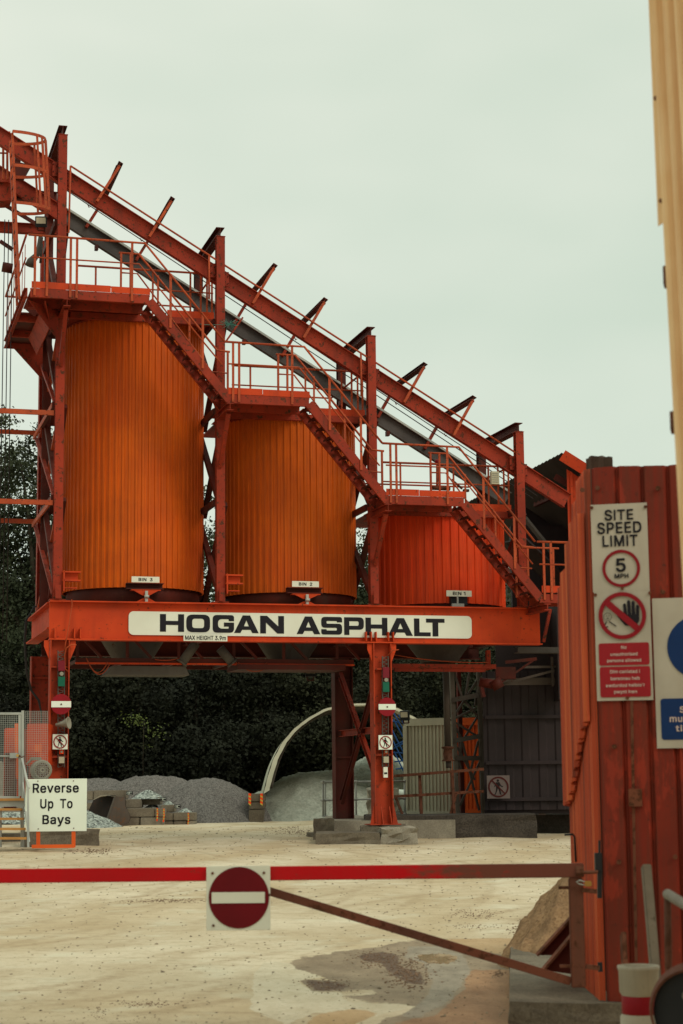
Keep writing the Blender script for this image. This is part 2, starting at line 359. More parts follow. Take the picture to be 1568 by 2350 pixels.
def text_mesh(body, t=.004, offset=.0, spacing=1., line=1.):
    """letters from the outline table; offset thickens the strokes"""
    sp = []; x = 0.
    for ch in body:
        if ch == ' ': x += .20; continue
        gl = GLY[ch]
        for lp in gl[1:]:
            if lp: sp.append([(x + lp[i] / 1000, lp[i + 1] / 1000) for i in range(0, len(lp), 2)])
        x += gl[0] / 1000 * spacing
    return curve_mesh(sp, t)
GLY = {"'":[236,[63,304,143,304,147,446,151,450,149,525,55,523]],".":[218,[65,-18,121,-20,132,-16,153,5,157,63,150,82,136,96,117,103,75,103,55,96,38,78,34,13,46,-6]],"1":[403,[172,-13,264,-13,262,523,154,523,45,440,47,342,77,342,162,408,172,410]],"2":[483,[48,-13,406,-13,404,73,198,75,345,233,372,271,391,310,395,325,395,417,391,433,368,475,331,508,266,531,181,531,150,523,108,500,75,467,64,448,52,413,50,346,139,346,145,356,145,375,160,410,177,427,212,442,239,442,266,431,298,394,302,356,283,317,252,279,48,63]],"3":[483,[171,-20,261,-22,319,-7,371,30,401,80,409,114,409,176,405,199,390,234,338,285,299,301,267,307,386,441,384,524,55,522,57,435,248,434,140,314,140,234,219,232,249,224,276,209,298,187,313,153,309,126,290,95,257,74,230,66,203,66,153,89,140,103,123,147,28,145,32,84,51,45,96,5,126,-11]],"5":[483,[179,-20,262,-22,281,-18,335,5,358,24,379,49,398,87,406,118,406,207,383,272,364,299,335,324,281,347,181,347,158,339,164,430,169,435,381,435,381,524,79,522,56,287,52,284,52,237,89,232,146,232,158,243,196,259,235,259,266,243,294,214,310,180,310,145,294,110,266,82,231,66,212,66,189,74,166,89,148,110,135,147,44,145,44,99,52,72,71,37,119,-3,146,-15]],"9":[483,[117,-13,215,-15,344,171,390,256,406,325,406,371,394,429,367,475,331,508,300,523,265,531,185,531,135,515,115,504,75,463,56,425,48,390,48,310,60,267,75,240,96,215,131,192,169,181,229,179,117,21],[215,262,192,269,164,294,148,321,140,356,156,398,177,423,212,442,239,442,265,431,294,402,310,367,310,333,298,306,277,281,242,262]],"A":[510,[1,-13,99,-15,139,102,153,127,326,127,339,102,380,-15,478,-13,478,21,291,523,188,523,182,517,174,487,13,52,1,17],[188,215,182,221,238,385,243,379,247,356,297,217]],"B":[486,[45,-13,297,-15,320,-12,358,0,389,19,422,60,433,98,429,194,410,233,385,258,368,267,391,287,410,321,414,410,402,448,391,467,350,504,293,523,45,521],[147,73,141,75,143,215,254,215,270,212,312,188,333,160,337,148,333,117,312,92,293,81,262,73],[147,300,141,302,143,435,258,435,297,415,310,398,318,383,318,360,302,333,281,315,239,300]],"D":[532,[45,-13,266,-15,312,-8,347,4,381,23,418,56,441,87,456,117,475,190,472,344,452,402,429,440,389,481,366,496,320,515,281,523,45,521],[147,73,141,75,141,433,247,435,277,427,320,404,345,379,372,329,383,279,383,233,368,171,349,137,316,104,281,85,235,73]],"E":[449,[45,-13,391,-13,389,73,141,75,143,212,372,213,370,300,143,300,141,433,385,435,385,523,45,521]],"G":[550,[221,-20,311,-22,350,-15,396,5,419,20,463,68,490,137,494,164,492,270,267,268,269,185,398,184,390,157,371,122,342,93,304,74,250,70,208,85,163,122,133,176,121,218,121,287,129,322,163,387,185,409,215,428,250,439,281,439,308,432,331,420,363,391,396,332,490,334,486,384,479,407,452,453,404,497,377,512,327,528,227,532,188,524,135,501,86,460,60,422,40,380,29,334,25,203,36,141,63,80,86,49,135,9,173,-11]],"H":[547,[45,-13,141,-13,143,215,374,215,375,-13,472,-13,470,523,375,521,374,304,143,304,141,521,45,521]],"I":[210,[45,-13,137,-13,135,523,45,521]],"L":[423,[45,-13,375,-13,374,73,141,75,139,523,45,521]],"M":[658,[45,-13,137,-13,139,319,264,-2,274,-15,354,-15,360,-10,485,312,487,-13,581,-15,583,521,460,521,341,217,316,142,310,148,295,202,168,521,47,523]],"N":[553,[45,-13,141,-13,143,346,364,-6,374,-15,479,-13,477,523,383,521,381,162,160,513,150,523,45,521]],"P":[475,[45,-13,141,-13,143,169,270,169,316,177,362,200,399,237,418,279,425,321,422,402,414,429,395,463,354,500,289,523,45,521],[147,258,141,260,143,438,254,435,289,419,314,394,329,344,318,306,293,277,243,258]],"R":[479,[45,-13,141,-13,143,181,231,181,339,-15,441,-13,441,21,345,194,350,204,381,223,402,248,414,271,425,317,425,387,414,433,395,467,358,500,335,512,289,523,45,521],[147,269,141,271,143,438,254,435,293,419,314,398,325,375,329,344,318,313,300,292,274,277,235,269]],"S":[477,[173,-22,271,-24,332,-9,367,10,400,43,415,70,423,97,419,197,404,224,371,257,309,287,194,318,163,333,134,366,134,389,142,401,167,426,206,441,244,441,282,426,304,408,325,364,415,366,415,416,392,466,340,510,282,530,175,530,121,514,94,499,57,462,38,416,38,328,54,293,71,272,109,245,136,233,271,195,306,176,327,147,327,128,319,112,294,87,252,68,217,64,159,83,131,112,117,153,23,151,27,89,38,58,57,32,86,7,125,-13]],"T":[479,[178,-13,270,-13,270,433,430,435,430,523,16,521,18,435,178,433]],"U":[547,[210,-22,304,-24,374,-4,404,15,441,51,460,86,472,124,470,523,375,521,375,163,360,124,335,96,304,76,277,69,239,69,193,88,172,105,145,151,141,167,141,521,45,521,45,132,52,98,79,48,108,19,162,-12]],"X":[504,[3,-13,105,-15,180,87,235,173,241,171,283,102,366,-15,468,-13,468,21,303,260,303,267,460,490,458,523,358,523,239,350,233,352,120,523,14,521,14,490,145,306,168,271,172,256,3,17]],"a":[419,[119,-22,202,-24,228,-16,259,3,263,-16,353,-14,353,278,350,305,346,320,323,359,290,384,271,391,240,399,128,395,71,368,42,340,27,313,27,278,32,272,44,272,71,261,117,261,123,274,148,299,186,315,205,315,232,303,257,270,257,255,240,245,121,230,71,215,52,203,23,170,15,143,15,70,27,36,67,-5,90,-16],[171,61,132,72,115,90,107,105,115,120,128,134,163,149,236,157,259,165,257,128,242,97,217,76,194,65]],"b":[454,[187,-22,266,-24,285,-20,316,-8,364,32,387,71,403,121,406,228,399,274,368,340,335,373,301,392,270,399,189,399,170,396,131,373,130,521,39,523,37,-14,124,-16,128,11,155,-12],[208,65,181,76,145,117,130,167,130,213,137,244,156,278,185,303,220,315,239,311,266,296,291,267,310,217,310,163,295,117,270,84,235,65]],"c":[426,[165,-22,248,-24,282,-16,325,7,357,40,376,78,375,119,321,134,290,134,280,109,255,80,209,61,190,65,155,84,134,109,123,132,111,182,119,232,134,267,171,303,205,315,236,307,273,278,290,246,321,246,376,263,376,298,357,336,321,373,271,396,163,399,132,392,90,369,57,336,26,274,19,232,19,140,30,90,57,40,90,7,125,-12]],"d":[454,[153,-22,236,-24,282,-4,294,7,298,-16,388,-14,386,523,296,521,294,369,271,388,236,399,136,396,90,373,57,340,30,290,19,236,19,140,34,78,57,36,90,3,117,-12],[194,65,159,80,134,109,119,144,111,198,119,236,138,274,163,299,205,315,251,296,276,267,292,228,296,171,273,105,244,76,221,65]],"e":[434,[169,-22,255,-24,298,-12,332,7,365,40,380,71,378,107,336,119,290,119,276,94,251,73,217,61,190,65,159,80,134,105,119,136,117,153,388,155,384,259,361,324,317,373,267,396,163,399,113,384,90,369,57,336,30,286,23,255,19,140,38,71,57,40,90,7,125,-12],[125,238,119,244,138,278,163,299,201,315,225,311,248,299,269,278,288,240]],"h":[440,[37,-13,130,-13,130,237,145,275,170,300,197,312,220,312,247,300,264,283,280,248,280,-13,372,-13,372,290,364,321,345,356,324,377,305,388,266,400,193,400,162,392,131,373,128,523,37,521]],"i":[197,[37,-13,130,-13,128,396,37,394],[57,429,109,427,120,431,137,448,141,456,141,510,120,535,112,538,55,538,30,517,26,510,26,456,43,435]],"l":[210,[45,-13,137,-13,135,523,45,521]],"m":[640,[37,-13,130,-13,130,244,149,287,170,304,201,315,228,304,249,283,260,248,260,-13,347,-15,349,229,353,256,364,283,381,300,420,315,455,300,472,283,480,263,480,-13,570,-15,572,298,553,352,520,385,481,400,393,400,378,396,358,388,320,358,289,388,262,400,178,400,128,373,124,396,39,396]],"n":[440,[37,-13,130,-13,130,237,145,275,170,300,197,312,220,312,247,300,264,283,280,248,280,-13,372,-13,372,290,353,344,324,377,305,388,266,400,174,396,139,381,128,369,124,396,37,394]],"o":[445,[165,-22,248,-24,282,-16,313,-1,361,44,388,101,396,136,396,240,380,298,361,332,325,369,301,384,271,396,163,399,132,392,90,369,57,336,26,274,19,232,19,140,30,90,57,40,90,7,125,-12],[194,65,171,73,134,109,119,144,111,194,123,244,146,282,171,303,209,315,244,303,273,278,296,236,303,201,303,174,296,140,273,98,236,69]],"p":[454,[37,-156,130,-156,131,7,155,-12,189,-23,270,-23,308,-12,339,7,380,55,399,102,406,152,403,255,391,298,376,328,324,380,270,400,189,400,162,392,128,369,124,396,37,394],[208,65,181,77,145,117,130,167,130,213,137,244,156,278,185,303,220,315,266,296,291,267,310,217,310,163,291,109,270,84,235,65]],"r":[289,[37,-13,130,-13,130,240,133,256,145,275,181,304,260,310,258,400,178,400,162,396,131,377,126,379,124,396,37,394]],"s":[395,[136,-22,226,-24,272,-12,314,15,343,59,347,136,339,163,322,188,280,215,168,242,145,253,128,271,128,282,136,294,172,315,203,315,218,307,236,294,253,261,287,261,339,274,339,309,324,344,291,376,249,396,145,399,111,392,80,376,55,355,43,340,32,309,36,224,64,184,118,157,218,134,234,126,251,105,230,76,207,65,176,61,137,76,120,94,107,123,76,123,20,109,20,71,43,24,72,-1,103,-16]],"t":[257,[130,-18,208,-19,230,-14,230,17,218,67,178,69,170,65,149,79,141,98,141,309,218,313,218,394,141,398,139,488,51,488,49,398,-9,394,-9,313,49,309,49,63,53,44,60,25,78,4,112,-16]],"u":[440,[141,-19,220,-21,247,-13,281,10,285,-17,372,-15,370,395,280,393,280,139,264,104,239,79,212,68,189,68,170,76,149,93,133,120,130,135,130,393,37,393,37,93,41,74,53,43,81,6,105,-9]],"v":[419,[148,-13,244,-13,260,37,387,360,385,396,292,396,287,390,196,135,190,137,102,390,96,396,2,394,2,360]],"w":[597,[123,-13,215,-13,282,227,288,221,296,179,349,-10,355,-15,444,-15,553,337,561,363,561,394,465,394,398,150,334,390,328,396,240,396,234,390,219,337,171,150,103,394,9,396,7,360]],"y":[419,[48,-159,127,-160,154,-153,173,-141,206,-105,383,349,387,361,385,393,292,393,287,388,196,132,190,138,102,391,2,391,6,349,140,3,140,-9,125,-47,104,-68,44,-74,33,-116,33,-155]]}
def grab(cu):
    o = bpy.data.objects.new('tmp', cu); C.objects.link(o)
    dg = bpy.context.evaluated_depsgraph_get(); me = bpy.data.meshes.new_from_object(o.evaluated_get(dg))
    vs = [v.co.copy() for v in me.vertices]; fs = [tuple(p.vertices) for p in me.polygons]
    bpy.data.objects.remove(o); bpy.data.curves.remove(cu); bpy.data.meshes.remove(me)
    return vs, fs
def put_flat(m, vf, c, ex, nrm, w=None, h=None, ez=ZD, scale=None):
    """lay a flat mesh (x right, y up) on the plane at centre c, fitted to w x h"""
    vs, fs = vf
    x0, x1 = min(v.x for v in vs), max(v.x for v in vs); y0, y1 = min(v.y for v in vs), max(v.y for v in vs)
    sy = h / (y1 - y0) if h else None; sx = w / (x1 - x0) if w else sy
    if sy is None: sy = sx
    return m.add([Vector(c) + ex * ((v.x - (x0 + x1) / 2) * sx) + ez * ((v.y - (y0 + y1) / 2) * sy) + nrm * v.z for v in vs], fs)
def rrect(x0, y0, x1, y1, r, n=5):
    pts = []
    for cx, cy, a in ((x1 - r, y1 - r, 0), (x0 + r, y1 - r, 1), (x0 + r, y0 + r, 2), (x1 - r, y0 + r, 3)):
        pts += [(cx + r * math.cos(PI / 2 * (a + i / n)), cy + r * math.sin(PI / 2 * (a + i / n))) for i in range(n + 1)]
    return pts
def circ(cx, cy, r, n=36): return [(cx + r * math.cos(2 * PI * i / n), cy + r * math.sin(2 * PI * i / n)) for i in range(n)]

# ================================================================== GROUND
def sm(a, b, x):
    t = min(1, max(0, (x - a) / (b - a))); return t * t * (3 - 2 * t)
def gz(x, y):
    s = sm(20, 40, y)
    return -.12 + .25 * s + .05 * s * sm(2, -8, x)
def bump(x, y):
    return (.018 * math.sin(x * 1.3 + y * .23) * math.sin(y * .31 + 1) + .012 * math.sin(x * 3.1 - y * .9)) * sm(20, 26, y)
STAINS = {
    'dried': [[(-80, 985), (45, 990), (230, 1070), (110, 1100), (180, 1150), (330, 1160), (350, 1195), (560, 1225), (700, 1240), (480, 1300), (200, 1265), (40, 1330), (-160, 1250), (-140, 1050)]],
    'wet': [[(45, 990), (130, 965), (300, 938), (500, 912), (640, 885), (860, 850), (1000, 830), (1150, 800), (1215, 800), (1290, 870), (1275, 960), (1250, 1030), (1290, 1500), (300, 1500), (520, 1340), (560, 1300), (760, 1245), (690, 1222), (540, 1215), (380, 1190), (350, 1180), (520, 1160), (500, 1145), (300, 1150), (180, 1150), (110, 1100), (130, 1080), (320, 1095), (230, 1070), (90, 1030)]],
    'tan': [[(720, 945), (830, 935), (980, 945), (1000, 975), (930, 1015), (800, 1012), (730, 985)], [(880, 860), (1180, 808), (1320, 850), (1290, 970), (1150, 945), (1000, 915), (900, 900)], [(130, 1330), (200, 1275), (400, 1245), (540, 1270), (420, 1330), (300, 1500), (60, 1500)]],
    'brown': [[(1000, 1070), (1050, 1035), (1290, 1030), (1330, 1500), (300, 1500), (560, 1345), (700, 1310), (850, 1280), (940, 1200), (1010, 1130)]],
    'silt': [[(700, 905), (860, 905), (1000, 950), (1040, 1030), (990, 1120), (900, 1220), (760, 1290), (660, 1285), (800, 1180), (830, 1100), (780, 1000), (680, 965)]],
    'clod': [[(430, 950), (560, 935), (650, 960), (640, 1010), (760, 1050), (800, 1110), (720, 1115), (620, 1060), (540, 1000), (450, 985)], [(130, 1085), (330, 1105), (400, 1125), (300, 1148), (190, 1140)]]}
def make_ground():
    xs = [-400, -200, -100, -60, -40] + list(np.arange(-30, -1.01, .5)) + list(np.arange(-.95, 2.6, .035)) + list(np.arange(3, 30.01, .5)) + [40, 60, 100, 200, 400]
    ys = [-60, -20, 0, 4, 6] + [7, 8, 8.5] + list(np.arange(9, 16, .06)) + list(np.arange(16, 19, .12)) + list(np.arange(19, 24, .25)) + list(np.arange(24, 75, .5)) + [80, 90, 110, 140, 200, 400]
    vs = [(x, y, gz(x, y) + (bump(x, y) if abs(x) < 30 and 7 < y < 74 else 0)) for y in ys for x in xs]
    nx = len(xs); fs = [(j * nx + i, j * nx + i + 1, (j + 1) * nx + i + 1, (j + 1) * nx + i) for j in range(len(ys) - 1) for i in range(nx - 1)]
    m = MB().add(vs, fs, True)
    mt, t, b, n, l = node_mat('yard_ground')
    g = n('ShaderNodeNewGeometry').outputs['Position']
    a = noise(n, l, g, .35, 6, .65, (1, .6, 1)); c0 = ramp(n, .36, (.46, .36, .235), .62, (.61, .515, .375)); l(a.outputs[0], c0.inputs[0]); c = c0.outputs[0]
    # ochre wheel tracks curving over the yard
    wv = n('ShaderNodeTexWave'); wv.inputs['Scale'].default_value = .13; wv.inputs['Distortion'].default_value = 14; wv.inputs['Detail'].default_value = 5; wv.inputs['Detail Scale'].default_value = .5; wv.inputs['Detail Roughness'].default_value = .65
    mpn = n('ShaderNodeMapping'); mpn.inputs['Rotation'].default_value = (0, 0, math.radians(28)); mpn.inputs['Scale'].default_value = (1, .35, 1); l(g, mpn.inputs[0]); l(mpn.outputs[0], wv.inputs['Vector'])
    r = ramp(n, .45, (0, 0, 0), .95, (.35, .35, .35)); l(wv.outputs[0], r.inputs[0]); c = mixc(n, l, r.outputs[0], c, (.40, .275, .14))
    for loc, sc_, lo, dk in (((22, -30, 0), .33, .86, .55), ((-30, -8, 0), .27, .88, .5), ((8, 30, 0), .45, .90, .45)):   # tyre tracks sweeping in wide arcs
        tr = n('ShaderNodeTexWave'); tr.wave_type = 'RINGS'; tr.rings_direction = 'Z'; tr.inputs['Scale'].default_value = sc_; tr.inputs['Distortion'].default_value = 2.5; tr.inputs['Detail'].default_value = 3; tr.inputs['Detail Scale'].default_value = .25
        mp2 = n('ShaderNodeMapping'); mp2.inputs['Location'].default_value = loc; l(g, mp2.inputs[0]); l(mp2.outputs[0], tr.inputs['Vector'])
        r = ramp(n, lo, (0, 0, 0), .99, (dk,) * 3); l(tr.outputs[0], r.inputs[0])
        mk = noise(n, l, g, .22 + sc_ * .1, 3, .5); rk = ramp(n, .42, (0, 0, 0), .6, (1, 1, 1)); l(mk.outputs[0], rk.inputs[0])
        gr = noise(n, l, g, 9, 4, .7); rg_ = ramp(n, .35, (.25,) * 3, .6, (1,) * 3); l(gr.outputs[0], rg_.inputs[0])
        c = mixc(n, l, mixc(n, l, 1., mixc(n, l, 1., r.outputs[0], rk.outputs[0], 'MULTIPLY'), rg_.outputs[0], 'MULTIPLY'), c, (.30, .205, .115))
    bg2 = noise(n, l, g, .9, 8, .72, (1, .5, 1)); r = ramp(n, .50, (0, 0, 0), .66, (.6,) * 3); l(bg2.outputs[0], r.inputs[0]); c = mixc(n, l, r.outputs[0], c, (.40, .30, .185))
    f = noise(n, l, g, 4.5, 9, .78); r = ramp(n, .50, (0, 0, 0), .74, (.7, .7, .7)); l(f.outputs[0], r.inputs[0]); c = mixc(n, l, r.outputs[0], c, (.30, .22, .13))
    f3 = noise(n, l, g, 26, 6, .8); r = ramp(n, .57, (0, 0, 0), .68, (.65, .65, .65)); l(f3.outputs[0], r.inputs[0]); c = mixc(n, l, r.outputs[0], c, (.17, .12, .075))
    lt_ = noise(n, l, g, 1.1, 5, .6); r = ramp(n, .55, (0, 0, 0), .75, (.6, .6, .6)); l(lt_.outputs[0], r.inputs[0]); c = mixc(n, l, r.outputs[0], c, (.60, .56, .43))
    wetmask = None
    for nm, c1, c2, sc in (('dried', (.48, .40, .28), (.58, .50, .37), 5), ('wet', (.17, .120, .075), (.29, .215, .14), 3), ('tan', (.38, .24, .12), (.47, .32, .18), 2.5), ('brown', (.21, .105, .05), (.35, .195, .10), 2.5), ('silt', (.21, .17, .125), (.33, .275, .205), 5), ('clod', (.08, .045, .028), (.14, .085, .055), 9)):
        at = n('ShaderNodeAttribute'); at.attribute_name = nm
        n1 = noise(n, l, g, 4, 8, .75, (1, .45, 1)); ma = n('ShaderNodeMath'); ma.operation = 'MULTIPLY_ADD'; l(n1.outputs[0], ma.inputs[0]); ma.inputs[1].default_value = 1.1; ma.inputs[2].default_value = -.55
        a2 = n('ShaderNodeMath'); a2.operation = 'ADD'; l(ma.outputs[0], a2.inputs[0]); l(at.outputs['Fac'], a2.inputs[1])
        rm = ramp(n, .46, (0, 0, 0), .56, (.96,) * 3); l(a2.outputs[0], rm.inputs[0])
        ncol = noise(n, l, g, sc, 7, .7, (1, .5, 1)); rc = ramp(n, .35, c1, .65, c2); l(ncol.outputs[0], rc.inputs[0])
        f4 = noise(n, l, g, 22, 6, .75, (1, .6, 1)); r4 = ramp(n, .56, (0, 0, 0), .66, (.6,) * 3); l(f4.outputs[0], r4.inputs[0])
        cc = mixc(n, l, r4.outputs[0], rc.outputs[0], tuple(q * .5 for q in c1))
        c = mixc(n, l, rm.outputs[0], c, cc)
        if nm == 'wet': wetmask = rm.outputs[0]
    l(c, b.inputs['Base Color']); b.inputs['Specular IOR Level'].default_value = .2
    wr = n('ShaderNodeMapRange'); wr.inputs[3].default_value = .97; wr.inputs[4].default_value = .62; l(wetmask, wr.inputs[0]); l(wr.outputs[0], b.inputs['Roughness'])
    bsum = n('ShaderNodeMath'); bsum.operation = 'MULTIPLY_ADD'; l(f.outputs[0], bsum.inputs[0]); bsum.inputs[1].default_value = 2.; l(f3.outputs[0], bsum.inputs[2])
    bp = n('ShaderNodeBump'); bp.inputs['Strength'].default_value = .55; bp.inputs['Distance'].default_value = .02; l(bsum.outputs[0], bp.inputs['Height']); l(bp.outputs[0], b.inputs['Normal'])
    o = m.build('ground', mt, kind='structure')
    # where the mud lies: distance to hand-drawn outlines, kept on the vertices
    V = np.array(vs); ok = (V[:, 1] > 8) & (V[:, 1] < 20) & (V[:, 0] > -1.5) & (V[:, 0] < 3.2); idx = np.nonzero(ok)[0]
    inv = np.array(CR.transposed()); rel = (V[idx] - np.array([0, 0, CAMH])) @ inv.T; sx = 784 + FPX * rel[:, 0] / -rel[:, 2]; sy = 1175 - FPX * rel[:, 1] / -rel[:, 2]
    s_, a_, b_ = CROPS[17]; qx = (sx - a_) * s_; qy = (sy - b_) * s_
    for nm, polys in STAINS.items():
        val = np.full(len(idx), -9999.)
        for poly in polys:
            dmin = np.full(len(idx), 1e9); ins = np.zeros(len(idx), bool)
            for i in range(len(poly)):
                (xa, ya), (xb, yb) = poly[i - 1], poly[i]
                t = np.clip(((qx - xa) * (xb - xa) + (qy - ya) * (yb - ya)) / ((xb - xa) ** 2 + (yb - ya) ** 2), 0, 1)
                dmin = np.minimum(dmin, np.hypot(qx - xa - t * (xb - xa), (qy - ya - t * (yb - ya)) * 1.6))
                if ya != yb: ins ^= ((ya > qy) != (yb > qy)) & (qx < (xb - xa) * (qy - ya) / (yb - ya) + xa)
            val = np.maximum(val, np.where(ins, dmin, -dmin))
        full = np.zeros(len(V), 'f'); full[idx] = np.clip(.5 + val / 90, 0, 1)
        at = o.data.attributes.new(nm, 'FLOAT', 'POINT'); at.data.foreach_set('value', full)
    return o
make_ground()
# mud, silt and standing water in the hollow by the gate: flat sheets a few mm thick, one above the other
def rough_outline(pts, amp):
    o_ = []
    for i, p in enumerate(pts):
        q = pts[(i + 1) % len(pts)]; L_ = math.hypot(q[0] - p[0], q[1] - p[1]); k = max(1, int(L_ / 14))
        for j in range(k):
            t = j / k; o_.append((p[0] + (q[0] - p[0]) * t + random.gauss(0, amp * 1.6), p[1] + (q[1] - p[1]) * t + random.gauss(0, amp * .5)))
    return o_
def patch(name, pts, z, mat, amp=4, k=17):
    w = [G(*K(k, x, y), -.12) for x, y in rough_outline(pts, amp)]
    vs, fs = curve_mesh([[(p.x, p.y) for p in w]], .003)
    MB().add([(v.x, v.y, z + v.z) for v in vs], fs).build(name, mat, kind='structure')
def mud_mat(name, c1, c2, c3, rough, sc=3.):
    m, t, b, n, l = node_mat(name); g = n('ShaderNodeNewGeometry').outputs['Position']
    a = noise(n, l, g, sc, 6, .65, (1, .4, 1)); r = ramp(n, .35, c1, .65, c2); l(a.outputs[0], r.inputs[0])
    f = noise(n, l, g, sc * 5, 7, .75, (1, .6, 1)); r2 = ramp(n, .55, (0, 0, 0), .68, (.8, .8, .8)); l(f.outputs[0], r2.inputs[0])
    l(mixc(n, l, r2.outputs[0], r.outputs[0], c3), b.inputs['Base Color'])
    rr = ramp(n, .45, (rough,) * 3, .6, (.95,) * 3); l(a.outputs[0], rr.inputs[0]); l(rr.outputs[0], b.inputs['Roughness']); b.inputs['Specular IOR Level'].default_value = .25
    bp = n('ShaderNodeBump'); bp.inputs['Strength'].default_value = .4; bp.inputs['Distance'].default_value = .012; l(f.outputs[0], bp.inputs['Height']); l(bp.outputs[0], b.inputs['Normal']); return m
water_m = mud_mat('muddy_water', (.27, .185, .10), (.32, .225, .125), (.26, .18, .10), .12, 1.)
patch('puddle', [(750, 955), (830, 945), (960, 955), (972, 975), (920, 1000), (800, 997), (755, 977)], -.1195, water_m, 5)
# loose stones and clods on the yard
ICO = [(0, 0, 1), (.9, 0, .3), (.28, .85, .35), (-.72, .53, .3), (-.72, -.53, .35), (.28, -.85, .3), (0, 0, -.4)]
ICF = [(0, 1, 2), (0, 2, 3), (0, 3, 4), (0, 4, 5), (0, 5, 1), (6, 2, 1), (6, 3, 2), (6, 4, 3), (6, 5, 4), (6, 1, 5)]
def stone(m, x, y, s, z=None):
    a = random.random() * 6.28; k = random.uniform(.6, 1.3); z = gz(x, y) + bump(x, y) if z is None else z; j = [random.uniform(.75, 1.25) for _ in ICO]
    m.add([(x + s * j[i] * (p[0] * math.cos(a) - p[1] * math.sin(a) * k), y + s * j[i] * (p[0] * math.sin(a) + p[1] * math.cos(a) * k), z + s * p[2] * .6 * j[i]) for i, p in enumerate(ICO)], ICF)
def stones():
    m = MB()
    for i in range(4500):
        y = 8 + 50 * random.random() ** 1.5; x = random.uniform(-.2, .2) * y
        stone(m, x, y, random.uniform(.003, .010) * (1 + y / 24) * (1.6 if random.random() < .06 else 1))
    m.build('loose_stones', pebble_m, label='small loose stones scattered over the pale dusty yard', cat='stones', kind='stuff')
    clod = grit('clod', [(.10, .06, .04), (.20, .12, .075), (.14, .085, .055)], 20); m = MB()
    for k, cx, cy, sx, sy, n_, sz in ((17, 530, 975, 70, 22, 230, .012), (17, 700, 1060, 60, 42, 330, .014), (17, 250, 1115, 75, 18, 150, .010), (17, 1190, 1055, 25, 10, 60, .013), (17, 1050, 740, 80, 12, 130, .012),
                                      (17, 1060, 800, 90, 6, 80, .010), (18, 900, 680, 120, 5, 260, .012), (18, 830, 1235, 90, 8, 130, .008), (18, 130, 1400, 110, 35, 320, .009), (18, 800, 1370, 200, 35, 170, .007), (18, 540, 1280, 40, 20, 50, .008),
                                      (17, 1000, 1150, 180, 90, 60, .008), (17, 450, 1090, 180, 60, 70, .006), (17, 60, 285, 60, 12, 200, .02), (18, 530, 395, 50, 8, 160, .02), (17, 1320, 820, 40, 20, 160, .013)):
        for i in range(n_):
            p = G(*K(k, random.gauss(cx, sx), random.gauss(cy, sy)), -.12 if cy > 500 else .1)
            if p.y > 9: stone(m, p.x, p.y, sz * random.uniform(.4, 1.3))
    m.build('mud_clods', clod, label='dark clods of dirt and gravel strewn in the muddy hollow and tracks', cat='clods', kind='stuff')
stones()

# ================================================================== WOODED SLOPE BEHIND
def make_hill():
    xs = list(np.arange(-60, 60.1, 2)); ys = list(np.arange(70, 150.1, 2.5))
    vs = [(x, y, .05 + 13 * sm(72, 118, y) * (1 + .1 * math.sin(x * .2)) + .4 * math.sin(x * .7 + y) * sm(72, 80, y)) for y in ys for x in xs]; nx = len(xs)
    fs = [(j * nx + i, j * nx + i + 1, (j + 1) * nx + i + 1, (j + 1) * nx + i) for j in range(len(ys) - 1) for i in range(nx - 1)]
    MB().add(vs, fs, True).build('hill', grit('hill_soil', [(.014, .013, .009), (.03, .027, .018), (.02, .018, .012)], 3, big=(.012, .015, .008), bigscale=.4), kind='structure')
make_hill()
def hz(x, y): return .05 + 13 * sm(72, 118, y) * (1 + .1 * math.sin(x * .2))
def leaves(lobes, n, size, up=.35):
    """n leaf-sized quads through the lobes (centre, radii), denser towards their skins"""
    wts = np.array([l_[1][0] * l_[1][2] for l_ in lobes]); wts = wts / wts.sum()
    idx = rng.choice(len(lobes), n, p=wts)
    cen = np.array([l_[0] for l_ in lobes])[idx]; rad = np.array([l_[1] for l_ in lobes])[idx]
    nc = max(8, n // 16); ci = rng.integers(0, nc, n)
    dc = rng.normal(size=(nc, 3)); dc /= np.linalg.norm(dc, axis=1)[:, None]; cl_i = rng.choice(len(lobes), nc, p=wts)
    cen = np.array([l_[0] for l_ in lobes])[cl_i]; rad = np.array([l_[1] for l_ in lobes])[cl_i]
    rr = rng.uniform(.25, 1, nc) ** .45 * (1 + .12 * rng.normal(size=nc))
    wob = 1 + .22 * np.sin(dc[:, 0] * 6 + cen[:, 0]) * np.sin(dc[:, 2] * 7 + cen[:, 1]) * np.cos(dc[:, 1] * 5)
    pc = cen + dc * rad * (rr * wob)[:, None]
    p = pc[ci] + rng.normal(size=(n, 3)) * np.array([.26, .26, .15]) * (size / .16) * rng.uniform(.5, 1.4, nc)[ci][:, None]
    d = dc[ci]
    nrm = d * .5 + rng.normal(size=(n, 3)) * .6 + np.array([0, -.1, up]); nrm /= np.linalg.norm(nrm, axis=1)[:, None]
    t = np.cross(nrm, rng.normal(size=(n, 3))); t /= np.linalg.norm(t, axis=1)[:, None]; b = np.cross(nrm, t)
    s = (size * rng.uniform(.6, 1.35, n))[:, None]
    q = np.stack([p - t * s * .5, p + b * s * .32 + t * s * .05, p + t * s * .55, p - b * s * .32 + t * s * .05], axis=1).reshape(-1, 3)
    return q
